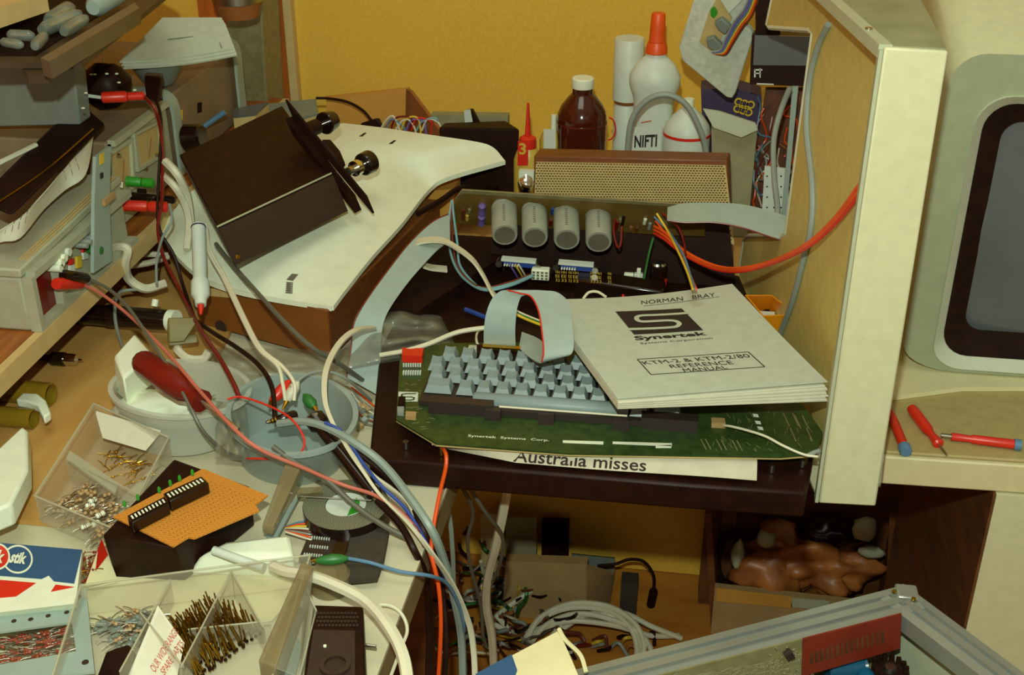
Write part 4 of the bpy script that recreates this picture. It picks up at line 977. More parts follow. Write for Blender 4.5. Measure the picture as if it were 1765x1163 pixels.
# upper tray with glass tubes
t = T('tray', 'dark upper tray holding glass valves at the top left corner', 'tray', P(60, 110, .33)-V((0, 0, .0)))
zt2 = .36
tr_ = [P(-60, 108, zt2), P(140, 108, zt2), P(300, -20, zt2), P(150, -90, zt2), P(-60, 30, zt2)]
B(MB().slab(tr_, (0, 0, .006)), 'tray_base', 'trayshade', t)
B(MB().slab([P(36, 109, zt2-.007), P(95, 109, zt2-.007), P(82, 128, zt2-.007), P(47, 128, zt2-.007)], (0, 0, .01)), 'tab', 'trayshade', t)
B(MB().slab([P(70, 100, zt2+.018), P(85, 106, zt2+.018), P(240, 14, zt2+.018), P(232, 4, zt2+.018)], (0, 0, .0175)), 'rail', 'railgrey', t)
B(MB().slab([P(0, 95, zt2+.001), P(60, 95, zt2+.001), P(200, 8, zt2+.001), P(120, -20, zt2+.001), P(-40, 60, zt2+.001)], (0, 0, .0008)), 'lining', 'blackm', t)
for k, (a, b, c, d, r) in enumerate(((85, 38, 125, 12, .010), (72, 52, 140, 22, .008), (15, 60, 60, 62, .006), (4, 72, 40, 78, .005), (110, 55, 150, 30, .007), (60, 80, 78, 60, .006))):
    p0, p1 = P(a, b, zt2+.012), P(c, d, zt2+.012)
    t2 = T('glass_valve', 'glass valve lying in the dark upper tray', 'valve', p0-V((0, 0, .012)), 'glass valves in the upper tray')
    B(MB().rev(p0, p1, [(0, r*.7), (.1, r), (.8, r), (.95, r*.6), (1, r*.2)], n=16), 'glass', 'glassy', t2)
    B(MB().cyl(p0.lerp(p1, .15), p0.lerp(p1, .75), r*.45, n=10), 'anode', 'chrome', t2)
B(MB().rev(P(160, 14, zt2+.018), P(205, -12, zt2+.018), [(0, .008), (.1, .012), (1, .012)], n=16), 'grey_tube', 'tealgrey', label='short fat grey tube lying at the back of the upper tray', cat='tube')
B(MB().slab([P(-80, 40, .40), P(80, -12, .40), P(60, -60, .40), P(-80, -60, .40)], (0, 0, .02)), 'upper_shelf', 'shelfedge', label='pale board end jutting in at the very top left corner', cat='board')
for x, y in ((-.72, 1.12), (-.80, 1.3)): B(MB().box((x-.16, y+.12, .285), (.012, .012, .13)), 'tray_prop', 'insttop', t)
# paper pad and bowl
zp = .262
t = T('paper_pad', 'stack of pale printed papers jutting over the power supply', 'papers', P(300, 100, .245))
pp = [P(206, 106, zp), P(402, 84, zp), P(382, 30, zp+.03), P(280, 30, zp+.03)]
for k in range(3):
    o = V((.003*k, -.002*k, -.0035*k))
    B(MB().sheet(lambda u, v, o=o: pp[0].lerp(pp[1], u).lerp(pp[3].lerp(pp[2], u), v)+o-V((0, 0, .004*sin(pi*u)*(1-v))), 10, 6, .0025), 'sheet', 'greypaper', t)
q = MB(); PP = plane3(pp[0], pp[1], pp[3]); PP = (PP[0]+PP[1]*.001, PP[1])
lines(q, [(365, 40), (382, 82)], PP, .0012, .0005); lines(q, [(290, 68), (360, 60)], PP, .002, .0004)
B(q, 'printed_line', 'bluegrey', t)
p = P(272, 118, .235)
B(MB().rev(V((p.x, p.y, .2135)), V((p.x, p.y, .247)), [(0, .018), (.1, .022), (1, .040)], n=28), 'bowl', 'bluegrey', label='blue-grey bowl standing on the power supply under the papers', cat='bowl')
yv = 1.88
B(MB().hexa([X(382, -60, yv), X(447, -60, yv), X(447, -60, yv)+V((.002, .08, 0)), X(395, -60, yv+.08)], [V((X(398, 190, yv).x, yv, .001)), V((X(456, 170, yv).x, yv, .001)), V((X(456, 170, yv).x+.002, yv+.08, .001)), V((X(398, 190, yv).x, yv+.08, .001))]), 'grey_cabinet', 'pcbgrey', label='tall olive-grey metal cabinet against the wall behind the papers', cat='cabinet', bev=.003)
p = P(410, 14, .28); t = T('round_tin', 'round tin with shiny rim at the top edge above the papers', 'tin', V((p.x, p.y, .26)))
B(MB().rev(V((p.x, p.y, .268)), V((p.x, p.y, .29)), [(0, .030), (1, .036)], n=24), 'tin_body', 'carddark', t); B(MB().rev(V((p.x, p.y, .2905)), V((p.x, p.y, .30)), [(0, .037), (1, .037)], n=24), 'rim', 'steel', t)
# binder and papers
t = T('binder', 'black ring binder tilted up against the power supply', 'binder', P(90, 300, .20))
za, zc = .235, .215
B(MB().hexa([P(-40, 345, za), P(20, 372, za), P(182, 215, zc+.02), P(135, 175, zc+.02)], [P(-40, 345, za-.02), P(20, 372, za-.02), P(182, 215, zc), P(135, 175, zc)]), 'cover', 'blackm', t, bev=.004)
B(MB().tube([P(-30, 365, za+.004), P(75, 295, za+.001), P(160, 222, zc+.023)], .0012, n=6), 'metal_edge', 'brass', t)
B(MB().tube([P(-40, 300, .24), P(62, 250, .236)], .003, n=6), 'page_edge', 'white', t)
t = T('loose_papers', 'white typed sheets drooping over the grey signal generator', 'papers', P(90, 370, .175))
E1 = pts3([(-40, 422, .195), (28, 380, .205), (75, 335, .215), (120, 280, .222), (160, 228, .226)])
E2 = pts3([(-40, 440, .180), (0, 418, .185), (35, 410, .188), (75, 362, .192), (112, 328, .198), (148, 300, .207), (162, 232, .224)])
a_ = smooth(E1, 8); b_ = smooth(E2, 8)
def at(L, u): k = u*(len(L)-1); i = min(int(k), len(L)-2); return L[i].lerp(L[i+1], k-i)
B(MB().sheet(lambda u, v: at(b_, u).lerp(at(a_, u), v)+V((0, 0, .004*sin(pi*v))), 30, 8, .0012), 'sheet', 'paper', t)
q = MB()
for i in range(26):
    u = .15+.7*(i % 13)/13; v0 = .25+(.35 if i > 12 else 0)
    p0 = at(b_, u).lerp(at(a_, u), v0)+V((0, 0, .004*sin(pi*v0)+.0018)); p1 = at(b_, u).lerp(at(a_, u), v0+.25)+V((0, 0, .004*sin(pi*(v0+.25))+.0018))
    q.tube([p0, p0.lerp(p1, .5), p1], .0004, n=4, sub=2)
B(q, 'typed_lines', 'insttop', t)
# brown low box under the white cover
t = T('wooden_speaker_box', 'brown wooden box with beige grille strip under the white plastic cover', 'speaker', V((-.52, 1.36, .0075)))
fa, fb = P(345, 555, .008), P(572, 620, .006); fb2 = PY(560, 520, 1.24)
zt3 = .072
dirx = (fb-fa); dirx.z = 0; dy = V((-dirx.y, dirx.x, 0)).normalized()
q4 = [V((fa.x, fa.y, .0068)), V((fb.x, fb.y, .0068)), V((fb.x, fb.y, .0068))+dy*.34+V((.04, 0, 0)), V((fa.x, fa.y, .0068))+dy*.34]
q4 = [V((fa.x, fa.y, .0068)), V((fb.x, fb.y, .0068)), V((-.335, 1.56, .0068)), V((-.60, 1.62, .0068))]
B(MB().hexa([p+V((0, 0, .064)) for p in q4], q4), 'cabinet', 'darkwood', t, bev=.002)
PF = plane3(q4[0], q4[1], q4[0]+V((0, 0, .06)))
B(px(MB(), [(330, 540), (330, 590), (355, 605), (572, 622), (560, 530), (560, 500), (330, 480)], PF, .0008, 0) if 0 else MB().slab([q4[0]+PF[1]*.0016+V((0, 0, .001)), q4[1]+PF[1]*.0016+V((0, 0, .001)), q4[1]+PF[1]*.0016+V((0, 0, .0635)), q4[0]+PF[1]*.0016+V((0, 0, .0635))], PF[1]*.0015), 'front_panel', 'boxbrown', t)
c = inter(383, 562, PF)+PF[1]*.002
B(MB().cyl(c, c+PF[1]*.001, .0085, n=20), 'round_hole', 'hole', t)
gq = [inter(a, b, PF)+PF[1]*.0022 for a, b in ((352, 494), (400, 500), (400, 512), (354, 508))]
B(MB().slab(gq, PF[1]*.0005), 'grille_strip', 'fabric', t)
# ================================================================ WHITE COVER AND BLACK MIXER BOX
t = T('plastic_cover', 'large white moulded plastic cover lying on the brown wooden box', 'cover', V((-.5, 1.4, .0715)))
cA = smooth(pts3([(276, 393, .084), (300, 432, .080), (345, 474, .077), (400, 496, .0755), (480, 513, .0745), (572, 527, .0745)]), 6)
cB = smooth(pts3([(572, 527, .0745), (592, 500, .078), (640, 440, .084), (690, 385, .090), (738, 325, .096), (775, 303, .104), (870, 276, .112)]), 6)
cD = smooth(pts3([(276, 393, .084), (330, 330, .115), (430, 262, .125), (520, 225, .125), (592, 212, .128)]), 6)
cC = smooth(pts3([(592, 212, .128), (660, 220, .134), (740, 232, .136), (820, 244, .130), (850, 254, .122), (870, 276, .112)]), 6)
def coons(u, v):
    b = at(cA, u); tp = at(cC, u); l = at(cD, v); r = at(cB, v)
    p = b*(1-v)+tp*v+l*(1-u)+r*u-(cA[0]*(1-u)*(1-v)+cA[-1]*u*(1-v)+cC[0]*(1-u)*v+cC[-1]*u*v)
    p.z += .014*sin(pi*min(1, max(0, u*1.1)))*sin(pi*v)*(.5+.5*u)-.006*math.exp(-((v-.62-.1*u)/.06)**2)*u
    return p
B(MB().sheet(coons, 40, 36, .0035), 'moulding', 'white', t)
def rim(u, v, L):
    p = at(L, u); return p-V((0, 0, .006*v))
for L in (cA, cB): B(MB().sheet(lambda u, v, L=L: rim(u, v, L), 40, 2, .002), 'edge_lip', 'white', t)
PLg = plz(.0835)
q = MB()
px(q, [(494, 482), (505, 484), (514, 473), (503, 472)], PLg, .0004)
for k in range(6): px(q, [(493.5-k*.3, 486+k*3.4), (505-k*.2, 487+k*3.4), (505-k*.2, 489+k*3.4), (493.5-k*.3, 488+k*3.4)], PLg, .0004)
px(q, [(495, 486), (501, 487), (500, 503), (494, 502)], PLg, .0004)
def drop_cover(mb): return drop_on(mb, bpy.data.objects['moulding'])
bpy.context.view_layer.update()
B(drop_cover(q), 'logo', 'captop', t, flat=True)
q = MB()
for a, b in ((626, 233), (677, 246)): px(q, [(a-7, b+2), (a+2, b-4), (a+6, b-4), (a-1, b+2)], plz(.14), .0004)
B(drop_cover(q), 'slot', 'ink', t, flat=True)

t = T('mixer_box', 'black metal box with knobs lying tilted on the white plastic cover', 'electronic box', P(440, 380, .12))
T1, T2, T3, T4 = P(308, 266, .205), P(486, 181, .205), P(571, 300, .165), P(375, 392, .165)
sv = P(405, 457, .122)-T4
sv2 = P(598, 364, .122)-T3
B(MB().hexa([T4, T3, T2, T1], [T4+sv, T3+sv2, T2+sv2, T1+sv]), 'case', 'black', t, bev=.002)
PSd = plane3(T4, T3, T4+sv)
B(MB().slab([T4+PSd[1]*.002+sv*.04, T3+PSd[1]*.002+sv2*.04, T3+PSd[1]*.002+sv2, T4+PSd[1]*.002+sv], PSd[1]*.0019), 'side_plate', 'greyblack', t)
B(MB().tube([T4+V((0, 0, .001)), T4.lerp(T3, .5)+V((0, 0, .001)), T3+V((0, 0, .001))], .0012, n=6), 'bright_seam', 'lipgrey', t)
for a, b in ((408, 443), (584, 358), (526, 360)):
    c = inter(a, b, PSd); B(MB().rev(c+PSd[1]*.002, c+PSd[1]*.0036, [(0, .0032), (1, .0022)], n=12), 'screw', 'brass', t)
d = (T3-T4).normalized()
PPl = (T3+d*.016, d)
pc = [inter(a, b, PPl) for a, b in ((493, 178), (630, 349), (624, 352), (487, 182))]
up = -(sv.normalized())
pc = [inter(495, 171, PPl), inter(633, 337, PPl)]
B(MB().slab([pc[0], pc[1], pc[1]+sv*.5, pc[0]+sv*.5], d*.004), 'front_plate', 'blackm', t)
B(MB().slab([inter(505, 200, PPl), inter(612, 335, PPl), inter(612, 335, PPl)+sv*.45, inter(505, 200, PPl)+sv*.45], d*.014), 'plate_bracket', 'black', t)
def knob(a, b, r, l0, l1, prof, mt, nm='knob'):
    c = inter(a, b, PPl); return B(MB().rev(c+d*l0, c+d*l1, prof, n=24), nm, mt, t)
knob(520, 229, 0, .0, .03, [(0, .010), (1, .010)], 'black', 'control_body')
knob(520, 229, 0, .03, .044, [(0, .005), (1, .005)], 'chrome', 'shaft')
knob(520, 229, 0, .044, .062, [(0, .014), (.1, .0150), (.9, .0125), (1, .012)], 'blackg')
knob(600, 296, 0, .0, .016, [(0, .0055), (1, .0055)], 'steel', 'shaft')
knob(600, 296, 0, .012, .020, [(0, .010), (1, .010)], 'chrome', 'lock_nut')
knob(600, 296, 0, .024, .028, [(0, .008), (1, .008)], 'chrome', 'washer')
knob(600, 296, 0, .029, .046, [(0, .013), (.1, .0145), (.9, .0150), (1, .013)], 'blackg')
m_ = MB(); c = inter(563, 262, PPl); s_ = (pc[1]-pc[0]).normalized()
sn = sv.normalized(); cc = c+sn*.004
m_.hexa([cc-s_*.010-sn*.008+d*.020, cc+s_*.010-sn*.008+d*.020, cc+s_*.015-sn*.008+d*.0045, cc-s_*.015-sn*.008+d*.0045], [cc-s_*.010+sn*.012+d*.020, cc+s_*.010+sn*.012+d*.020, cc+s_*.015+sn*.012+d*.0045, cc-s_*.015+sn*.012+d*.0045])
B(m_, 'socket_block', 'black', t, bev=.002)
c = inter(583, 312, PPl)-d*.012; B(MB().cyl(c, c+d*.011, .0055, n=14), 'brass_bush', 'brass', t)
pk = P(318, 238, .175); pk2 = P(350, 236, .178)
B(MB().rev(pk, pk2, [(0, .016), (.1, .0185), (.9, .0175), (1, .015)], n=26), 'knob', 'blackg', t)
# ================================================================ FOREGROUND BENCH
def tub(name, label, cat, top, bot, mat, lipw=.004):
    (cx, cy, rx, ry, z), (bx, by, sx, sy, zb) = top, bot; n = 48
    O = [P(cx+rx*cos(2*pi*i/n), cy+ry*sin(2*pi*i/n), z) for i in range(n)]; c = sum(O, V())/n
    Q = [P(bx+sx*cos(2*pi*i/n), by+sy*sin(2*pi*i/n), zb) for i in range(n)]; cb = sum(Q, V())/n
    rm = [p+(p-c).normalized()*lipw for p in O]; rm2 = [p-V((0, 0, .004)) for p in rm]; O2 = [p-V((0, 0, .004)) for p in O]
    I = [p-(p-c).normalized()*.0015 for p in O]; J = [p-(p-cb).normalized()*.0015+V((0, 0, .0018)) for p in Q]
    rings = [J, I, O, rm, rm2, O2, Q]; m = MB(); vs = sum(rings, []); fs = []
    for k in range(len(rings)-1): fs += [(k*n+i, k*n+(i+1) % n, (k+1)*n+(i+1) % n, (k+1)*n+i) for i in range(n)]
    fs += [tuple(range(n)), tuple(reversed(range(6*n, 7*n)))]
    m.add(vs, fs); t = T(name, label, cat, cb); B(m, 'tub_wall', mat, t); return t
tub('plastic_tub', 'cloudy white oval plastic tub holding foam and the dark red screwdriver', 'tub', (310, 668, 118, 47, .062), (305, 742, 98, 44, .0068), 'tub')
tub('plastic_tub', 'bluish round plastic tub holding crocodile clips', 'tub', (503, 712, 108, 68, .066), (503, 785, 90, 52, .0008), 'tubblue')
B(MB().hexa(pts3([(196, 612, .082), (232, 572, .086), (262, 608, .082), (212, 652, .078)]), pts3([(200, 668, .05), (240, 640, .05), (268, 660, .045), (220, 700, .045)])), 'foam_offcut', 'white', label='white foam offcut sticking up from the oval tub', cat='foam', bev=.003)
B(MB().blob(P(290, 700, .035), .02, 3, .3, sc=(.05, .03, .022), seed=4), 'crumpled_tissue', 'white', label='pale crumpled wrapping inside the oval tub below the screwdriver', cat='wrapping')
p0, p1, p2 = P(238, 618, .095), P(348, 692, .085), P(412, 742, .070)
t = T('screwdriver', 'big dark red screwdriver lying across the oval plastic tub', 'screwdriver', p1-V((0, 0, .02)))
B(MB().rev(p0, p1, [(0, .004), (.03, .010), (.10, .0135), (.55, .0145), (.75, .0125), (.84, .0085), (.92, .0105), (1, .012)], n=10), 'handle', 'darkred', t)
B(MB().cyl(p1, p1+(p2-p1)*.98, .0026, n=10), 'shaft', 'steel', t)
# soldering tool & bracket
p0, p1 = P(110, 538, .028), P(292, 552, .040)
t = T('desolder_pump', 'black tubular desoldering pump lying behind the oval tub', 'tool', p0-V((0, 0, .02)))
B(MB().rev(p0, p1, [(0, .006), (.02, .011), (.1, .0125), (.12, .014), (.2, .0140), (.21, .0125), (.42, .0125), (.43, .0138), (.48, .0138), (.49, .0128), (.93, .0128), (1, .0115)], n=22), 'barrel', 'blackg', t)
B(MB().rev(p1, p1+(p1-p0).normalized()*.010, [(0, .013), (1, .013)], n=20), 'collar', 'white', t)
B(MB().cyl(P(266, 528, .055), P(268, 516, .062), .004, n=10), 'catch', 'white', t)
t = T('olive_clamp', 'olive plastic clamp fixed at the right end of the black pump', 'clamp', P(310, 580, .02))
B(MB().hexa(pts3([(288, 546, .066), (338, 545, .066), (340, 556, .06), (290, 560, .06)]), pts3([(288, 578, .045), (318, 578, .045), (318, 590, .04), (290, 592, .04)])), 'upper_jaw', 'olive', t, bev=.002)
B(MB().hexa(pts3([(288, 578, .044), (340, 574, .044), (342, 582, .04), (290, 588, .04)]), pts3([(288, 588, .036), (340, 584, .036), (342, 592, .034), (290, 598, .034)])), 'lower_jaw', 'olive', t, bev=.002)
t = T('din_plug', 'black lead ending in a shiny round plug on the plywood board', 'plug', P(110, 622, .0075))
B(MB().tube(pts3([(-20, 618, .009), (45, 612, .010), (88, 618, .013)]), .0040, n=9), 'lead', 'black', t)
a, b = P(84, 618, .0135), P(112, 619, .0135); B(MB().rev(a, b, [(0, .0045), (.2, .0080), (1, .0085)], n=16), 'plug_body', 'blackg', t)
a, b = P(112.5, 619, .0135), P(132, 620, .0135); B(MB().rev(a, b, [(0, .0070), (.6, .0070), (1, .0062)], n=16), 'metal_shell', 'chrome', t)
B(MB().cyl(b, P(142, 621, .0135), .0018, n=8), 'centre_pin', 'chrome', t)
for L, lb in ((((-30, 668), (88, 680), .013), 'upper amber plastic tube at the left edge on the plywood'), (((-30, 714), (58, 722), .011), 'lower amber plastic tube at the left edge on the plywood')):
    a, b = P(*L[0], .006+L[2]), P(*L[1], .006+L[2]); d_ = (b-a).normalized(); n_ = 20
    m_ = MB(); s_ = V((0, 0, 1)).cross(d_).normalized()
    ra = lambda p, r: [p+(s_*cos(2*pi*i/n_)+V((0, 0, 1))*sin(2*pi*i/n_))*r for i in range(n_)]
    R = [ra(a, L[2]), ra(b, L[2]), ra(b, L[2]-.0015), ra(a, L[2]-.0015)]
    m_.add(sum(R, []), [(k*n_+i, k*n_+(i+1) % n_, ((k+1) % 4)*n_+(i+1) % n_, ((k+1) % 4)*n_+i) for k in range(4) for i in range(n_)])
    B(m_, 'amber_tube', 'ambertube', label=lb, cat='tube')
B(px(MB(), [(30, 702), (42, 690), (68, 691), (82, 703), (90, 724), (78, 733), (68, 712), (50, 705)], plz(.022), .010), 'white_bracket', 'white', label='small white bent plastic piece between the amber tubes', cat='bracket', bev=.002)
B(px(MB(), [(-30, 850), (0, 812), (46, 768), (55, 776), (56, 845), (28, 905), (-30, 930)], plz(.030), .024), 'foam_wedge', 'white', label='white wedge of plastic at the left edge above the blue carton', cat='wedge', bev=.003)
# clear component drawer
def cleartray(name, label, c4, z, h, dividers=(), mat='clear', th=.0016):
    q = [P(a, b, z) for a, b in c4]; t = T(name, label, 'component tray', sum(q, V())/4-V((0, 0, 0)))
    B(MB().slab([p+V((0, 0, th)) for p in q], (0, 0, th*.9)), 'tray_floor', mat, t)
    c = sum(q, V())/4
    for i in range(4):
        a, b = q[i], q[(i+1) % 4]; inn = V((-(b-a).y, (b-a).x, 0)).normalized()
        if inn.dot(c-a) < 0: inn = -inn
        m = MB(); H = h[i]; HH = h[(i+1) % 4]
        m.hexa([a+V((0, 0, H)), b+V((0, 0, HH)), b+V((0, 0, HH))+inn*th, a+V((0, 0, H))+inn*th], [a+V((0, 0, th)), b+V((0, 0, th)), b+inn*th+V((0, 0, th)), a+inn*th+V((0, 0, th))])
        w = B(m, 'tray_side', mat, t)
        B(MB().cyl(a+V((0, 0, H+.0004)), b+V((0, 0, HH+.0004)), .0010, n=6), 'rim', 'clearedge', w)
    for (a, b, hh) in dividers:
        a = P(*a, z+th); b = P(*b, z+th); s_ = V((-(b-a).y, (b-a).x, 0)).normalized()*.0006
        w = B(MB().hexa([a+V((0, 0, hh))-s_, b+V((0, 0, hh))-s_, b+V((0, 0, hh))+s_, a+V((0, 0, hh))+s_], [a-s_, b-s_, b+s_, a+s_]), 'divider', mat, t)
        B(MB().cyl(a+V((0, 0, hh)), b+V((0, 0, hh)), .0008, n=6), 'rim', 'clearedge', w)
    return t
t = cleartray('component_tray', 'clear plastic component tray with a white card end, tilted on the plywood', [(70, 900), (172, 752), (300, 812), (215, 962)], .007, [.030, .040, .040, .030], [((122, 830), (245, 890), .026)])
a_, b_, c_, d_ = P(166, 708, .046), P(277, 742, .046), P(252, 772, .030), P(178, 750, .030)
B(MB().slab([a_, b_, c_, d_], V((0, .002, .002))), 'label_card', 'paper', t)
B(MB().slab(pts3([(114, 790, .036), (120, 776, .036), (204, 832, .030), (198, 850, .030)]), (0, 0, .003)), 'front_strip', 'clearedge', t)
def rnd_in(c4, u, v):
    a, b, c, d = c4
    return ((a[0]*(1-u)+b[0]*u)*(1-v)+(d[0]*(1-u)+c[0]*u)*v, (a[1]*(1-u)+b[1]*u)*(1-v)+(d[1]*(1-u)+c[1]*u)*v)
def mk_res(mat1, mat2, L=.006, r=.0013, lead=.012, nm='resistor', lb='', grp=''):
    t = T(nm, lb, nm.replace('_', ' '), V((0, 0, 0)), grp)
    B(MB().rev((-L/2, 0, 0), (L/2, 0, 0), [(0, r*.7), (.1, r), (.28, r*1.05), (.34, r*.85), (.66, r*.85), (.72, r*1.05), (.9, r), (1, r*.7)], n=10), 'body', mat1, t)
    for s in (-1, 1): B(MB().tube([(s*L/2, 0, 0), (s*(L/2+lead/2), .0006, 0), (s*(L/2+lead), -.0004, -.0004)], .0004, n=5, sub=3), 'lead', mat2, t)
    if nm != 'diode':
        for k, c in enumerate(('darkred', 'brownw', 'gold')): B(MB().rev((-L*.22+k*L*.2, 0, 0), (-L*.22+k*L*.2+L*.08, 0, 0), [(0, r*.95), (1, r*.95)], n=10), 'colour_band', c, t)
    return t
def scatter(proto, c4, n, z0, z1, ang=0, spread=.5, first=None):
    for i in range(n):
        x, y = rnd_in(c4, random.random(), random.random()); p = P(x, y, z0+(z1-z0)*random.random())
        rot = (random.uniform(-.2, .2), random.uniform(-.25, .25), ang+random.uniform(-spread, spread))
        if i == 0 and not proto.get('used'): proto.location = p; proto.rotation_euler = rot; proto['used'] = 1; del_used.append(proto)
        else:
            d_ = dup(proto, p, rot)
            if 'used' in d_: del d_['used']
del_used = []
rA = mk_res('resbody', 'steel', .0074, .0018, .009, 'resistor', 'tan resistor in the heap inside the clear drawer', 'resistors heaped in the clear drawer')
scatter(rA, [(85, 880), (150, 830), (225, 875), (190, 945)], 95, .010, .028, 1.0, .45)
rW = mk_res('white', 'steel', .0085, .0026, .008, 'resistor', 'fat cream resistor in the heap inside the clear drawer', 'fat cream resistors in the clear drawer')
scatter(rW, [(100, 870), (150, 840), (200, 880), (150, 920)], 7, .022, .030, .8, .6)
rF = mk_res('gold', 'brass', .0030, .0009, .010, 'diode', 'fine wire-ended part in the upper half of the clear drawer', 'fine wire-ended parts in the clear drawer')
scatter(rF, [(160, 800), (200, 775), (270, 810), (230, 850)], 26, .010, .018, .5, 1.5)
# black box with perfboard
t = T('black_project_box', 'open black plastic project box under the orange perforated board', 'box', P(300, 960, .002))
zt5 = .046
B(MB().hexa(pts3([(176, 922, zt5), (300, 945, zt5), (432, 838, zt5), (300, 790, zt5)]), pts3([(198, 997, .001), (320, 1003, .001), (440, 905, .001), (310, 850, .001)])), 'case', 'black', t, bev=.002)
t = T('perforated_board', 'orange perforated prototyping board with two black chip sockets', 'circuit board', P(320, 880, .0465))
PBp = plz(.050)
B(px(MB(), [(196, 893), (350, 810), (462, 856), (440, 872), (447, 882), (335, 930), (325, 928), (299, 944)], PBp, .0018), 'board', 'perf', t)
q = MB()
for r in range(11):
    for c in range(22):
        u = .10+.85*r/10; v = .05+.90*c/21
        x, y = rnd_in([(215, 890), (352, 820), (450, 858), (305, 935)], v, u)
        if v < .02: continue
        p = P(x, y, .0521); q.add([p+V((-.0005, -.0005, 0)), p+V((.0005, -.0005, 0)), p+V((.0005, .0005, 0)), p+V((-.0005, .0005, 0))], [(0, 1, 2, 3)])
B(q, 'hole_grid', 'carddark', t, flat=True)
for (a, b, c, d_) in (((219, 888), (283, 855), (292, 868), (228, 901)), ((281, 850), (347, 820), (360, 832), (293, 864))):
    s_ = B(MB().slab([P(*a, .064), P(*b, .064), P(*c, .064), P(*d_, .064)], (0, 0, .0115)), 'chip_socket', 'blackg', t, bev=.001)
    q = MB(); A_, B_, C_, D_ = P(*a, .0642), P(*b, .0642), P(*c, .0642), P(*d_, .0642)
    for k in range(10):
        f = .08+.84*k/9; p = A_.lerp(B_, f).lerp(D_.lerp(C_, f), .2); p2 = A_.lerp(B_, f).lerp(D_.lerp(C_, f), .65); w_ = (B_-A_)*.022
        q.add([p-w_, p+w_, p2+w_, p2-w_], [(0, 1, 2, 3)])
    B(q, 'pins', 'white', s_, flat=True)
for a, b in ((215, 872), (238, 861), (275, 848), (294, 836), (310, 828), (332, 818)):
    p = P(a, b, .0525); B(MB().rev(p, p+V((0, 0, .006)), [(0, .0016), (.7, .0016), (1, .0006)], n=8), 'green_led', 'brightgreen', t)
# IC tube strips
t = T('clear_lid', 'narrow grey see-through plastic lid propped beside the orange perforated board', 'lid', P(480, 900, .02))
B(MB().hexa(pts3([(492, 796, .060), (521, 800, .060), (471, 908, .035), (452, 904, .035)]), pts3([(493, 812, .050), (520, 818, .050), (470, 922, .025), (452, 918, .025)])), 'lid', 'smoke', t, bev=.001)
B(MB().slab(pts3([(506, 862, .012), (520, 848, .012), (478, 925, .010), (458, 922, .010)]), (0, 0, .003)), 'plastic_strip', 'tealgrey', label='pale blue-grey plastic strip right of the see-through lid', cat='strip')
# tape roll
zc_ = .024; n = 56
def ell(cx, cy, rx, ry, z): return [P(cx+rx*cos(2*pi*i/n), cy+ry*sin(2*pi*i/n), z) for i in range(n)]
cT = P(596, 868, zc_); rT = .040
circ = lambda r, z, c=cT: [V((c.x+r*cos(2*pi*i/n), c.y+r*sin(2*pi*i/n), z)) for i in range(n)]
t = T('tape_roll', 'roll of grey-black insulating tape with a white and green core label', 'tape', V((cT.x, cT.y, .0008)))
B(MB().ring(circ(rT, zc_), circ(.0195, zc_), (0, 0, zc_-.001)), 'tape', ['tapegrey'], t)
B(MB().ring(circ(rT+.0004, zc_-.0006), circ(rT-.0003, zc_-.0006), (0, 0, zc_-.002)), 'outer_face', 'blackg', t)
B(MB().slab(circ(.0190, zc_-.001), (0, 0, .003)), 'core_label', 'whitecool', t)
B(MB().slab([V((cT.x+.006, cT.y-.017, zc_-.0004)), V((cT.x+.0145, cT.y-.010, zc_-.0004)), V((cT.x+.012, cT.y+.006, zc_-.0004)), V((cT.x+.007, cT.y+.012, zc_-.0004)), V((cT.x+.006, cT.y+.002, zc_-.0004))], (0, 0, .0005)), 'green_patch', 'brightgreen', t)
t = T('glass_fuse_box', 'little see-through plastic case lying at the back edge of the tape roll', 'case', P(535, 848, .015))
B(MB().hexa(pts3([(511, 841, .034), (555, 838, .034), (556, 848, .032), (512, 852, .032)]), pts3([(511, 850, .026), (555, 848, .026), (556, 855, .024), (512, 858, .024)])), 'case', 'smoke', t)
B(MB().cyl(P(513, 855, .030), P(640, 862, .030), .0006, n=6), 'wire', 'steel', t)
# white plastic thing
t = T('white_plastic_tray', 'white plastic box with rounded edges in front of the see-through lid', 'box', P(430, 970, .001))
B(MB().hexa(pts3([(345, 955, .022), (390, 932, .024), (500, 920, .024), (506, 955, .022)]), pts3([(318, 992, .002), (385, 960, .002), (503, 950, .002), (512, 1000, .002)])), 'box', 'white', t, bev=.004)
B(MB().tube(pts3([(368, 948, .028), (410, 963, .026), (455, 978, .024)]), .0040, n=12), 'white_rod', 'whitecool', t)
B(px(MB(), [(145, 1012), (200, 985), (460, 950), (520, 1010), (470, 1070), (150, 1085)], plz(.0020), .0012), 'paper_sheet', 'lightcream', label='pale yellow paper sheet lying under the clear compartment tray', cat='paper')
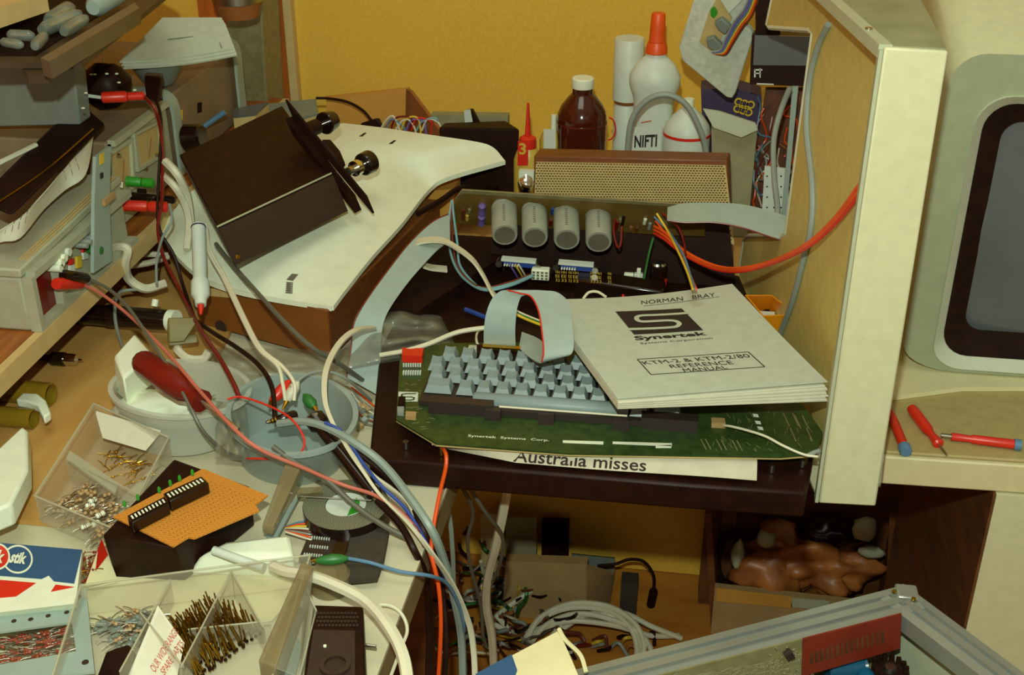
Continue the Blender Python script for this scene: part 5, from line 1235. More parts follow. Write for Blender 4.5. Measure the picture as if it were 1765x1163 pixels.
# breadboard bits
t = T('chip_board', 'small dark board with three white pin rows and a foam pad', 'circuit board', P(590, 960, .001))
B(MB().hexa(pts3([(533, 918, .012), (612, 918, .012), (598, 965, .012), (515, 962, .012)]), pts3([(533, 922, .001), (612, 922, .001), (598, 970, .001), (515, 968, .001)])), 'chip_carrier', 'greyblack', t)
B(MB().hexa(pts3([(586, 917, .017), (606, 917, .017), (592, 960, .017), (570, 958, .017)]), pts3([(586, 919, .0125), (606, 919, .0125), (592, 962, .0125), (570, 960, .0125)])), 'chip', 'blackg', t)
q = MB()
for a, b in ((538, 926), (535, 941), (525, 955)):
    for k in range(8): p = P(a+k*4.2, b+.4*k, .013); q.box(p, (.0010, .0022, .002))
B(q, 'pin_rows', 'whitecool', t)
B(px(MB(), [(606, 920), (671, 920), (662, 968), (650, 1002), (585, 1008), (578, 985), (600, 960)], plz(.008), .0065), 'foam_pad', 'rubber', t)
t = T('crocodile_clip', 'green-sleeved crocodile clip with blue lead on the chip board', 'clip', P(565, 965, .016))
a, b = P(545, 966, .024), P(600, 962, .024)
B(MB().rev(a, b, [(0, .0022), (.15, .0038), (.5, .0052), (.8, .0042), (1, .0018)], n=16), 'sleeve', 'green', t)
B(MB().rev(P(536, 967, .024), a, [(0, .001), (1, .002)], n=8), 'jaw', 'brass', t)
B(MB().tube(pts3([(600, 962, .024), (640, 970, .018), (690, 985, .014), (740, 992, .006), (770, 1005, -.02), (790, 1040, -.06), (800, 1080, -.10), (796, 1095, -.12), (790, 1080, -.11)]), .0017, n=8), 'lead', 'blueg', t)
# fan of coloured wires
for k, c in enumerate(('blueg', 'orange', 'yellow', 'whitew', 'brownw', 'greyw', 'orange', 'whitew')):
    B(MB().tube(pts3([(492, 908+k*1.2, .006+.001*k), (515, 900+k*3.4, .012), (535, 899+k*4.4, .012), (546-(k % 3)*2, 902+k*4.6, .006)]), .0010, n=6), 'wire_offcut', c, label='short coloured wire offcuts fanned out left of the chip board', cat='wire', group='wire offcuts by the chip board')
# black handheld device
t = T('black_meter', 'black handheld box with punched grille and round dial at the bottom', 'meter', P(590, 1110, .001))
B(MB().hexa(pts3([(540, 1042, .030), (626, 1045, .030), (630, 1175, .030), (522, 1175, .030)]), pts3([(545, 1060, .001), (627, 1062, .001), (634, 1190, .001), (524, 1190, .001)])), 'case', 'black', t, bev=.002)
B(px(MB(), [(541, 1088), (612, 1090), (612, 1180), (527, 1180)], plz(.0303), .002), 'face_plate', 'greyblack', t)
q = MB()
for i in range(12):
    for j in range(4): px(q, [(547+i*6+(j % 2)*3, 1054+j*7), (550+i*6+(j % 2)*3, 1057+j*7), (547+i*6+(j % 2)*3, 1060+j*7), (544+i*6+(j % 2)*3, 1057+j*7)], plz(.0303), .0006)
B(q, 'grille', 'greyblack', t)
p = P(578, 1148, .0325); B(MB().ring([p+V((.012*cos(i*pi/16), .012*sin(i*pi/16), .003)) for i in range(32)], [p+V((.0085*cos(i*pi/16), .0085*sin(i*pi/16), .003)) for i in range(32)], (0, 0, .003)), 'dial_ring', 'greyblack', t)
B(MB().blob(P(560, 1113, .033), .0016, 1, 0), 'white_spot', 'white', t)
B(MB().cyl(P(628, 1111, .018), P(648, 1114, .018), .0014, n=8), 'side_pin', 'steel', t)
# gold drum
p = P(570, 1010, .002)
B(MB().rev(V((p.x, p.y, .001)), V((p.x, p.y, .020)), [(0, .018), (.8, .018), (1, .015)], n=28), 'round_cover', 'smoke', label='brownish see-through round cover behind the black handheld box', cat='cover')
# clear compartment tray, lower left
t = cleartray('compartment_tray', 'large clear compartment tray full of small components at the lower left', [(95, 1240), (150, 1060), (540, 1010), (470, 1230)], .0035, [.030, .032, .034, .028],
   [((250, 1100), (320, 1190), .028), ((300, 1040), (215, 1200), .026), ((405, 1030), (320, 1200), .030), ((405, 1030), (460, 1130), .030), ((330, 1120), (470, 1105), .022)])
t = T('hinged_lid', 'thick-edged clear lid standing open at the right end of the compartment tray', 'lid', P(500, 1120, .006))
B(MB().hexa(pts3([(520, 966, .052), (541, 976, .052), (476, 1150, .045), (445, 1138, .045)]), pts3([(524, 1010, .012), (540, 1015, .012), (480, 1185, .01), (450, 1180, .01)])), 'edge_bar', 'smoke', t, bev=.0015)
B(MB().slab(pts3([(541, 976, .052), (524, 990, .050), (545, 1052, .030), (516, 1165, .028), (476, 1150, .045)]), (0, 0, .0014)), 'side_wall', 'clear', t)
B(MB().tube(pts3([(526, 1012, .045), (545, 1052, .030), (516, 1165, .028)]), .0009, n=6, sub=1), 'side_rim', 'clearedge', t)
B(MB().slab(pts3([(500, 1085, .0035), (522, 1110, .0035), (505, 1180, .0035), (468, 1180, .0035)]), (0, 0, .002)), 'blue_strip', 'tealgrey', label='pale grey-blue card strip right of the hinged clear lid', cat='card')
t = T('printed_leaflet', 'folded white leaflet with red lettering standing in the compartment tray', 'leaflet', P(260, 1130, .006))
PLf = plane3(P(272, 1043, .040), P(318, 1108, .030), P(215, 1180, .010))
B(MB().slab([P(272, 1043, .040), P(318, 1108, .030), P(300, 1190, .008), P(210, 1190, .008)], V((0, .001, .001))), 'leaf', 'paper', t)
q = MB()
text(q, 'OUR WIDE RANGE', [(268, 1160), (308, 1090), (300, 1080), (258, 1150)], PLf, .0003, .0003)
text(q, 'SPARE PARTS', [(284, 1165), (318, 1110), (311, 1102), (276, 1155)], PLf, .0003, .0003)
B(q, 'red_lettering', 'inkred', t)
B(MB().hexa(pts3([(182, 1122, .020), (222, 1108, .020), (236, 1125, .020), (200, 1190, .018)]), pts3([(160, 1180, .006), (225, 1150, .006), (238, 1160, .006), (205, 1200, .006)])), 'black_pouch', 'blackm', label='soft black pouch in the compartment tray left of the leaflet', cat='pouch', bev=.002)
rP = T('header_pin', 'thin gold pin standing in the dense clump in the compartment tray', 'pin', V((0, 0, 0)), 'gold pins clumped in the compartment tray')
B(MB().cyl((0, 0, 0), (0, 0, .021), .00062, n=6), 'post', 'brass', rP); B(MB().box((0, 0, .002), (.0022, .0022, .002)), 'collar', 'black', rP)
cl = [(298, 1108), (372, 1056), (452, 1092), (340, 1175)]
k = 0
for i in range(17):
    for j in range(13):
        x, y = rnd_in(cl, i/16+random.uniform(-.03, .03), j/12+random.uniform(-.03, .03)); p = P(x, y, .0075+random.uniform(0, .003)); rot = (random.uniform(-.25, .1), random.uniform(-.5, -.15), 0)
        if k == 0: rP.location = p; rP.rotation_euler = rot
        else: dup(rP, p, rot)
        k += 1
rD = mk_res('glassy', 'steel', .0090, .0022, .010, 'diode', 'glass-bodied component in the left half of the compartment tray', 'glass components in the compartment tray')
scatter(rD, [(160, 1080), (240, 1045), (290, 1075), (215, 1125)], 44, .007, .018, .3, .8)
rR = mk_res('resred', 'steel', .0064, .0015, .012, 'resistor', 'reddish resistor seen through the window of the grey plate', 'reddish resistors behind the grey plate window')
scatter(rR, [(-5, 1100), (120, 1080), (125, 1130), (-5, 1150)], 60, .009, .014, .35, .5)
rD2 = mk_res('resbody', 'steel', .0060, .0015, .012, 'resistor', 'small resistor mixed with the glass components in the compartment tray', 'resistors among the glass components')
scatter(rD2, [(165, 1075), (240, 1050), (285, 1080), (200, 1130)], 18, .006, .016, .4, .9)
for o in del_used:
    if 'used' in o: del o['used']
# grey drilled plate
t = T('drilled_plate', 'pale grey metal plate with drilled holes and a rectangular window', 'metal plate', P(60, 1120, .018))
PG = plz(.022)
outer = [(-60, 1044), (148, 1014), (154, 1060), (160, 1130), (163, 1157), (-60, 1172)]; 
OO = [P(a, b, .022) for a, b in ((-60, 1044), (148, 1014), (163, 1158), (-60, 1175))]; II = [P(a, b, .022) for a, b in ((-40, 1094), (124, 1072), (131, 1122), (-40, 1152))]
B(MB().ring(OO, II, (0, 0, .002)), 'plate', 'tealgrey', t)
q = MB()
for a, b in ((24, 1070), (53, 1067), (83, 1061), (115, 1055)): p = P(a, b, .0222); q.cyl(p, p+V((0, 0, .0003)), .0021, n=12)
p = P(134, 1028, .0222); q.cyl(p, p+V((0, 0, .0003)), .0028, n=12); p = P(147, 1141, .0222); q.cyl(p, p+V((0, 0, .0003)), .0028, n=12)
B(q, 'drilled_holes', 'hole', t)
q = MB()
for a, b in ((8, 1055), (38, 1051), (68, 1047), (99, 1044)): p = P(a, b, .0222); q.cyl(p, p+V((0, 0, .0003)), .0021, n=12)
B(q, 'red_holes', 'inkred', t)  # second row of holes as reddish discs
# blue branded carton
t = T('cleaner_carton', 'blue, white and red printed carton lying at the lower left edge', 'carton', P(60, 985, .004))
zc2 = .030; PC = plz(zc2)
B(MB().hexa(pts3([(-60, 930, zc2), (142, 948, zc2), (130, 1040, zc2), (-60, 1062, zc2)]), pts3([(-60, 955, .004), (150, 975, .004), (140, 1065, .004), (-60, 1085, .004)])), 'box', 'white', t)
B(px(MB(), [(-60, 931), (142, 948), (128, 1006), (93, 1002), (84, 992), (72, 998), (-60, 988)], PC, .0004, .0002), 'blue_print', 'boxblue', t)
q = MB()
px(q, [(-60, 995), (62, 1005), (28, 1028), (-60, 1036)], PC, .0004, .0002); px(q, [(96, 1008), (128, 1012), (88, 1020)], PC, .0004, .0002)
B(q, 'red_print', 'red', t)
def disc(cx, cy, r0, r1, dz):
    O = [P(cx+r1*cos(2*pi*i/40), cy+r1*.95*sin(2*pi*i/40), zc2)+V((0, 0, dz)) for i in range(40)]
    if r0 == 0: return MB().slab(O, (0, 0, .0003))
    return MB().ring(O, [P(cx+r0*cos(2*pi*i/40), cy+r0*.95*sin(2*pi*i/40), zc2)+V((0, 0, dz)) for i in range(40)], (0, 0, .0003))
B(disc(31, 965, 23, 26, .0011), 'white_ring', 'white', t); B(disc(-7, 961, 22, 25, .0015), 'white_ring', 'white', t); B(disc(-7, 961, 0, 22, .0013), 'red_disc', 'red', t)
B(text(MB(), 'stik', [(15, 972), (44, 975), (48, 955), (24, 951)], PC, .0003, .0014, bold=.04, shear=.15), 'lettering', 'white', t)
B(text(MB(), 'k', [(-7, 972), (5, 974), (11, 952), (-2, 950)], PC, .0003, .0018, bold=.04, shear=.15), 'lettering', 'white', t)
t = T('carton_flap', 'red and cream carton flap standing between the blue carton and the black box', 'card', P(165, 1000, .004))
B(MB().slab(pts3([(176, 928, .030), (203, 1000, .006), (150, 1012, .006), (146, 1010, .022)]), V((0, .001, .001))), 'flap', 'lightcream', t)
B(MB().slab([p+V((0, -.0006, .0006)) for p in pts3([(176, 928, .030), (187, 956, .0215), (166, 975, .0190), (150, 1010, .0140), (146, 1010, .0205)])], V((0, .0003, .0003))), 'red_print', 'red', t)
rX = mk_res('darkred', 'gold', .004, .0012, .008, 'resistor', 'tiny red and gold component between the blue carton and its flap', 'tiny components beside the blue carton')
scatter(rX, [(142, 950), (165, 940), (160, 1000), (140, 1005)], 16, .016, .024, 1.2, 1.)
for o in del_used:
    if 'used' in o: del o['used']
# clips in the blue tub
for nm, L, c, lb in (('crocodile_clip', [(500, 655, .075), (468, 692, .060), (462, 702, .055)], 'red', 'red-sleeved crocodile clip in the round tub'),
                     ('crocodile_clip', [(514, 656, .075), (495, 690, .060), (487, 706, .055)], 'whitew', 'cream-sleeved crocodile clip in the round tub'),
                     ('crocodile_clip', [(524, 680, .070), (542, 702, .064), (548, 712, .062)], 'green', 'dark green crocodile clip sleeve in the round tub')):
    a, b, c_ = pts3(L); t = T(nm, lb, 'clip', b-V((0, 0, .006)))
    B(MB().rev(a, b, [(0, .0018), (.3, .0055), (.7, .0062), (1, .0035)], n=14), 'sleeve', c, t); B(MB().rev(b, c_, [(0, .003), (1, .001)], n=8), 'jaw', 'brass', t)
a, b = P(458, 728, .068), P(512, 715, .068)
t = T('probe_clip', 'black hook probe with brass tip resting on the rim of the round tub', 'probe', a-V((0, 0, .004)))
B(MB().rev(a, b, [(0, .0012), (.3, .0025), (.35, .004), (.9, .006), (1, .004)], n=14), 'hook', 'blackg', t)
for k in range(3): B(MB().rev(a.lerp(b, .08+.1*k), a.lerp(b, .13+.1*k), [(0, .0022+.0006*k), (1, .0022+.0006*k)], n=12), 'brass_ring', 'brass', t)
a, b = P(538, 716, .078), P(648, 856, .030)
t = T('soldering_iron', 'black round-handled tool leaning from the round tub over the tape roll', 'tool', b-V((0, 0, .008)))
B(MB().rev(a, b, [(0, .007), (.03, .0105), (.12, .0105), (.16, .0070), (.95, .0068), (.96, .0085), (1, .007)], n=18), 'handle', 'blackg', t)
B(MB().rev(b, b+(b-a).normalized()*.012, [(0, .004), (1, .003)], n=12), 'ferrule', 'smoke', t)
B(MB().blob(P(545, 714, .089), .002, 1, 0), 'rivet', 'chrome', t)
# clear bags
t = T('plastic_bag', 'crumpled clear plastic bag around the wide ribbon cable', 'bag', P(690, 600, .031))
def bagfn(c4, z, amp, seed):
    from mathutils import noise
    def f(u, v):
        x, y = rnd_in(c4, u, v); e = sin(pi*u)*sin(pi*v)
        return P(x, y, z+amp*e**.5*(.7+.6*noise.noise(Vector((u*4, v*4, seed)))))
    return f
B(MB().sheet(bagfn([(580, 640), (790, 603), (760, 545), (650, 520)], .034, .035, 1), 22, 22, .0006), 'film', 'bagclear', t)
t = T('plastic_bag', 'crumpled clear plastic bag behind the two tubs', 'bag', P(430, 640, .0075))
B(MB().sheet(bagfn([(350, 660), (600, 660), (610, 600), (360, 600)], .010, .03, 5), 24, 16, .0006), 'film', 'bagclear', t)
t = T('plastic_bag', 'clear plastic bag hanging over the left rim of the round tub', 'bag', P(400, 770, .004))
B(MB().sheet(bagfn([(370, 790), (430, 795), (425, 690), (372, 695)], .04, .03, 9), 16, 16, .0006), 'film', 'bagclear', t)
for k in range(6):
    B(MB().tube(pts3([(606, 668+k*4, .004+.002*k), (622, 680+k*9, .008), (645, 700+k*7, .004)]), .0011, n=6), 'wire_offcut', ['orange', 'greyw', 'whitew', 'blueg', 'brownw', 'darkgreyw'][k], label='bits of wire heaped between the round tub and the black chassis', cat='wire', group='wire bits right of the round tub')
for k in range(10):
    p = P(random.uniform(608, 634), random.uniform(700, 735), .006); B(MB().blob(p, .004, 1, .2, sc=(.005, .004, .005)), 'component', random.choice(['pcbgrey', 'captop', 'cardbeige', 'greyw']), label='tiny parts heaped between the round tub and the black chassis', cat='component', group='tiny parts right of the round tub')
# ================================================================ UNDER THE DESKS
ZF = -.699
p = P(1225, 1090, ZF)
t = T('cardboard_carton', 'open cardboard carton on the floor packed with brown bagged stuff', 'box', V((.28, 1.66, ZF)))
L0, R0 = P(1225, 1092, ZF), P(1524, 1118, ZF); L1, R1 = PY(1232, 1012, L0.y), PY(1530, 1046, R0.y)
w = V((0, .012, 0))
bkL, bkR = V((L0.x+.01, 1.74, ZF)), V((R0.x+.0, 1.74, ZF))
B(MB().hexa([L1, R1, R1+w, L1+w], [L0, R0, R0+w, L0+w]), 'front_wall', 'cardbeige', t)
hL = PY(1215, 885, L0.y)
B(MB().hexa([hL, V((hL.x+.01, hL.y, hL.z)), V((bkL.x+.012, 1.74, hL.z)), V((bkL.x, 1.74, hL.z))], [L0+w*1.1, L0+w*1.1+V((.012, 0, 0)), bkL+V((.012, 0, 0)), bkL]), 'left_wall', 'wood2', t)
hR = PY(1534, 880, R0.y)
B(MB().hexa([hR, hR+V((.012, 0, 0)), V((bkR.x+.012, 1.74, hR.z)), V((bkR.x, 1.74, hR.z))], [R0+w*1.1, R0+w*1.1+V((.012, 0, 0)), bkR+V((.012, 0, 0)), bkR]), 'right_wall', 'wood2', t)
B(MB().hexa([V((L0.x, 1.73, hL.z)), V((R0.x, 1.73, hL.z)), V((R0.x, 1.74, hL.z)), V((L0.x, 1.74, hL.z))], [V((L0.x, 1.73, ZF)), V((R0.x, 1.73, ZF)), V((R0.x, 1.74, ZF)), V((L0.x, 1.74, ZF))]), 'back_wall', 'wood2', t)
B(MB().slab([PY(1235, 1013, L0.y-.002), PY(1365, 1028, L0.y-.002), PY(1365, 1048, L0.y-.002), PY(1235, 1036, L0.y-.002)], V((0, -.0008, 0))), 'packing_tape', 'card', t)
B(MB().slab([PY(1366, 1030, L0.y-.002), PY(1430, 1036, L0.y-.002), PY(1425, 1052, L0.y-.002), PY(1363, 1046, L0.y-.002)], V((0, -.0008, 0))), 'white_tape', 'lipgrey', t)
t = T('brown_package', 'lumpy brown polythene package filling the open carton', 'package', P(1400, 1000, ZF+.02))
B(MB().blob(PY(1395, 975, 1.675), .1, 4, .35, sc=(.100, .04, .060), seed=3), 'package', 'brownbag', t)
B(MB().blob(PY(1320, 985, 1.66), .1, 3, .3, sc=(.06, .04, .045), seed=8), 'fold', 'brownbag', t)
p = PY(1430, 915, 1.69)
B(MB().blob(p, .05, 3, .1, sc=(.055, .03, .025)), 'black_pot', 'blackg', label='glossy black rounded pot on top of the brown package', cat='pot')
rg = MB(); c = PY(1265, 965, 1.66); rg.tube([c+V((.028*cos(a), 0, .055*sin(a))) for a in [pi/2+i*pi/8 for i in range(0, 9)]], .007, n=8)
B(rg, 'black_hoop', 'blackm', label='dark curved hoop along the left side inside the carton', cat='hoop')
for a, b, s, lb in ((1272, 955, (.010, .01, .030), 'pale blue crumpled wrapper at the left inside the carton'), (1320, 930, (.016, .01, .016), 'pale scrap above the brown package'), (1490, 910, (.020, .01, .022), 'pale twisted cloth at the top right inside the carton'), (1500, 950, (.022, .01, .010), 'pale block at the right inside the carton')):
    B(MB().blob(PY(a, b, 1.64), .02, 2, .3, sc=s, seed=a), 'wrapper', 'lipgrey', label=lb, cat='wrapper')
# cabinet side seen dark brown to the right is the desk pedestal; boxes at left
t = T('beige_carton', 'flat beige cardboard carton on the floor behind the coil of cable', 'box', P(940, 1050, ZF))
a, b = P(865, 1060, ZF), P(1062, 1062, ZF); a1, b1 = PY(872, 967, a.y), PY(1012, 972, a.y)
B(MB().hexa([a1, PY(1012, 972, a.y), PY(1012, 972, a.y)+V((.0, .02, 0)), a1+V((0, .02, 0))], [V((a.x, a.y, ZF)), V((PY(1012, 1060, a.y).x, a.y, ZF)), V((PY(1012, 1060, a.y).x+.0, a.y+.02, ZF)), V((a.x, a.y+.02, ZF))]), 'carton', 'cardbeige', t)
B(MB().slab([PY(1012, 972, a.y), PY(1058, 985, a.y+.06), PY(1050, 1060, a.y+.06), PY(1012, 1060, a.y)], V((0, .01, 0))), 'side_flap', 'cardbeige', t)
for (x0, y0, x1, y1, yy, mt, lb) in ((872, 892, 925, 968, 1.70, 'bag', 'olive square panel standing behind the beige carton'), (934, 898, 981, 968, 1.72, 'blackm', 'dark upright panel beside the olive one under the desk'), (828, 886, 860, 925, 1.70, 'fabric', 'pale card scrap in the dark left of the olive panel')):
    q0, q1 = PY(x0, y0, yy), PY(x1, y0, yy)
    B(MB().hexa([q0, q1, q1+V((0, .01, 0)), q0+V((0, .01, 0))], [V((q0.x, yy, ZF)), V((q1.x, yy, ZF)), V((q1.x, yy+.01, ZF)), V((q0.x, yy+.01, ZF))]), 'floor_panel', mt, label=lb, cat='panel')
B(MB().hexa([PY(985, 955, 1.70), PY(1060, 962, 1.70), PY(1060, 960, 1.74), PY(985, 953, 1.74)], [V((PY(985, 955, 1.7).x, 1.70, ZF)), V((PY(1060, 955, 1.7).x, 1.70, ZF)), V((PY(1060, 955, 1.7).x, 1.74, ZF)), V((PY(985, 955, 1.7).x, 1.74, ZF))]), 'grey_block', 'bluegrey', label='low grey block just right of the dark upright panel', cat='block')
a = PY(1075, 990, 1.60)
B(MB().box((a.x+.01, 1.62, ZF+.045), (.028, .03, .088)), 'power_adapter', 'rubber', label='dark mains adapter standing right of the beige carton', cat='adapter')
t = T('hanging_plug', 'small black inline plug at the end of a dark lead against the ochre panel', 'plug', PY(1124, 1045, 1.66))
a, b = PY(1127, 1016, 1.66), PY(1121, 1046, 1.66)
B(MB().rev(a, b, [(0, .006), (.1, .0075), (.9, .0075), (1, .005)], n=12), 'plug_body', 'blackm', t)
B(MB().tube([a, PY(1126, 990, 1.66), PY(1110, 968, 1.66), PY(1085, 964, 1.65), PY(1060, 972, 1.64), PY(1030, 975, 1.64)], .0028, n=7), 'lead', 'blackm', t)
# coil of white flex
cz = ZF+.03
def arc(L, z=None): return [P(a, b, c) for a, b, c in L]
coils = [[(905, 1110, .03), (930, 1065, .05), (985, 1040, .06), (1050, 1045, .06), (1095, 1075, .05), (1110, 1115, .03), (1100, 1150, .01)],
         [(895, 1120, .03), (925, 1072, .045), (980, 1048, .055), (1045, 1052, .055), (1085, 1080, .045), (1098, 1120, .025), (1088, 1155, .01)],
         [(900, 1135, .02), (935, 1082, .04), (990, 1058, .05), (1050, 1066, .05), (1100, 1090, .04), (1122, 1120, .03), (1115, 1150, .01)],
         [(850, 1075, .03), (890, 1092, .02), (940, 1080, .03), (990, 1062, .04), (1040, 1064, .04), (1075, 1082, .03)],
         [(855, 1060, .04), (900, 1105, .02), (930, 1085, .03), (985, 1070, .05), (1060, 1078, .04), (1120, 1095, .02), (1170, 1095, .005)],
         [(960, 1090, .03), (1010, 1060, .045), (1070, 1055, .045), (1125, 1080, .03), (1175, 1100, .01)],
         [(945, 1105, .02), (975, 1070, .04), (1020, 1058, .05), (1075, 1070, .045), (1103, 1105, .03), (1108, 1140, .02)],
         [(835, 1080, .03), (870, 1050, .03), (905, 1025, .05), (920, 1015, .05)]]
for L in coils: B(MB().tube([P(a, b, ZF+c+.006) for a, b, c in L], .0046, n=8), 'flex_loop', 'whitew', label='loop of white mains flex in the coil on the floor under the desk', cat='cable', group='loops of white flex on the floor')
rng = random.Random(5)
for i in range(64):
    x = rng.uniform(785, 935); y = rng.uniform(950, 1130); L = []; a = rng.uniform(0, 6.28)
    for k in range(6):
        L.append((x, y, ZF+.01+rng.uniform(0, .07))); a += rng.uniform(-.9, .9); x += cos(a)*rng.uniform(12, 26); y += sin(a)*rng.uniform(8, 18)
    B(MB().tube(pts3(L), rng.choice([.002, .0028, .0035]), n=6, sub=4), 'tangled_wire', rng.choice(['darkgreyw', 'greyw', 'whitew', 'brownw', 'black', 'green', 'whitew', 'yellow', 'carddark', 'blackm']), label='length of wire in the tangle on the floor under the chassis', cat='wire', group='tangled wires on the floor')
for i in range(14):
    x = rng.uniform(960, 1110); y = rng.uniform(1085, 1150); B(MB().tube(pts3([(x, y, ZF+.01), (x+rng.uniform(5, 25), y-rng.uniform(0, 15), ZF+.03), (x+rng.uniform(20, 45), y+rng.uniform(-10, 15), ZF+.01)]), .003, n=6), 'tangled_wire', rng.choice(['brownw', 'yellow', 'darkred', 'greyw', 'blackm', 'carddark']), label='length of wire inside the coil of white flex on the floor', cat='wire', group='wires inside the floor coil')
# ================================================================ OPEN INSTRUMENT, LOWER RIGHT
C0 = P(1560, 1006, -.03); C1 = P(1000, 1150, -.03); C2 = P(1765, 1158, -.03)
da_ = (C1-C0).normalized(); db_ = (C2-C0).normalized(); LA = .46; LBb = .30
t = T('open_instrument', 'open aluminium-framed instrument showing its circuit boards at the lower right', 'instrument', C0+da_*.2+db_*.15-V((0, 0, .16)))
def rail(p, d, n, L, nm):
    """ribbed extrusion: p start, d along, n inward"""
    prof = [(0, -.002), (.002, .001), (.009, .001), (.010, -.0025), (.013, -.0025), (.014, .001), (.021, .001), (.022, -.0025), (.025, -.0025), (.026, .0005), (.034, -.001), (.034, -.018), (.0, -.018)]
    m = MB(); k = len(prof)
    vs = [p+n*a+V((0, 0, b)) for a, b in prof]+[p+d*L+n*a+V((0, 0, b)) for a, b in prof]
    m.add(vs, [(i, (i+1) % k, k+(i+1) % k, k+i) for i in range(k)]+[tuple(range(k)), tuple(reversed(range(k, 2*k)))])
    return B(m, nm, 'alu', t)
rail(C0, da_, (db_-da_*db_.dot(da_)).normalized(), LA, 'frame_rail'); rail(C0, db_, (da_-db_*da_.dot(db_)).normalized(), LBb, 'frame_rail')
rail(C0+db_*LBb, da_, -(db_-da_*db_.dot(da_)).normalized(), LA, 'frame_rail'); rail(C0+da_*LA, db_, -(da_-db_*da_.dot(db_)).normalized(), LBb, 'frame_rail')
B(MB().box(C0+V((.0, -.012, -.004)), (.020, .020, .012)), 'corner_block', 'alu', t, bev=.002)
for dx, dy_ in ((-.012, -.016), (.004, -.024)): B(MB().cyl(C0+V((dx, dy_, .002)), C0+V((dx, dy_, .0036)), .0022, n=10), 'screw', 'brass', t)
nA = V((da_.y, -da_.x, 0)); nA = nA if nA.y < 0 else -nA
zb6 = -.165
q4 = [C0+da_*.005+db_*.004, C0+da_*LA, C0+da_*LA+db_*LBb, C0+db_*LBb]
B(MB().slab([V((p.x, p.y, zb6+.002)) for p in q4], (0, 0, .003)), 'base_plate', 'alu', t)
for i in range(4):
    a, b = q4[i], q4[(i+1) % 4]; c = sum(q4, V())/4; n_ = V((-(b-a).y, (b-a).x, 0)).normalized(); n_ = n_ if n_.dot(c-a) > 0 else -n_
    B(MB().hexa([a+V((0, 0, -.0185))+n_*.002, b+V((0, 0, -.0185))+n_*.002, b+V((0, 0, -.0185))+n_*.004, a+V((0, 0, -.0185))+n_*.004], [V((a.x, a.y, zb6+.003))+n_*.002, V((b.x, b.y, zb6+.003))+n_*.002, V((b.x, b.y, zb6+.003))+n_*.004, V((a.x, a.y, zb6+.003))+n_*.004]), 'side_wall', 'lipgrey' if i == 3 else 'pcbgrey', t)
PV = (C0+nA*.036, nA)
B(px(MB(), [(1380, 1098), (1000, 1195), (1000, 1260), (1380, 1260)], PV, .0015, .001), 'circuit_board', 'pcbgrey', t)
B(px(MB(), [(1380, 1095), (1549, 1052), (1546, 1112), (1378, 1160)], PV, .0015, .003), 'red_card', 'orangered', t)
q = MB()
for k in range(15):
    x = 1392+k*8.7; y = 1138-k*2.6; px(q, [(x, y), (x+4, y-1), (x+4, y-21), (x, y-20)], PV, .0005, .0046)
B(q, 'vent_slots', 'mess', t)
q = MB()
for i in range(46):
    x = rng.uniform(1130, 1375); y = rng.uniform(1120+(1375-x)*.24, 1163)
    L = [(x, y), (x+rng.uniform(10, 40), y-rng.uniform(2, 9)), (x+rng.uniform(10, 50), y+rng.uniform(3, 15))]
    lines(q, L, PV, .0008, .0003, .0026)
B(q, 'traces', 'bag', t)
q = MB()
for i in range(34):
    x = rng.uniform(1320, 1376); y = rng.uniform(1112, 1163); p = inter(x, y, PV)+nA*.003; q.blob(p, .0012, 1, 0)
B(q, 'solder_joints', 'chrome', t)
B(px(MB(), [(1345, 1120), (1357, 1112), (1362, 1122), (1350, 1128)], PV, .006, .003), 'chip', 'ink', t)
a, b = P(1425, 1155, -.085), P(1490, 1148, -.085)
B(MB().rev(a, b, [(0, .009), (.05, .0105), (.9, .0105), (.93, .0095), (1, .0105)], n=22), 'capacitor', 'capblue', t)
B(MB().rev(P(1490, 1163, -.085), P(1500, 1175, -.085), [(0, .008), (1, .008)], n=16), 'capacitor', 'capblue', t)
p = P(1533, 1158, -.08); q = MB()
for k in range(14):
    a = 2*pi*k/14; q.box(p+V((.014*cos(a), .014*sin(a), 0)), (.004, .004, .016))
q.cyl(p-V((0, 0, .008)), p+V((0, 0, .003)), .012, n=20)
B(q, 'heat_sink', 'blackm', t); B(MB().rev(p+V((0, 0, .0031)), p+V((0, 0, .007)), [(0, .0065), (1, .005)], n=18), 'power_transistor', 'steel', t)
B(MB().slab([V((p.x, p.y, -.100)) for p in [q4[0]+db_*.02+da_*.02, q4[0]+da_*.30+db_*.02, q4[0]+da_*.30+db_*.26, q4[0]+db_*.26+da_*.02]], (0, 0, .002)), 'inner_board', 'pcbgrey', t)
sc = C0+da_*.2+db_*.14
t = T('stool', 'wooden stool carrying the open aluminium-framed instrument', 'stool', V((sc.x, sc.y, ZF)))
B(MB().box((sc.x, sc.y, -.182), (.34, .30, .026)), 'seat', 'wood2', t)
for i in (-1, 1):
    for j in (-1, 1): B(MB().box((sc.x+i*.14, sc.y+j*.12, (ZF-.195)/2), (.03, .03, -.195-ZF)), 'leg', 'wood2', t)
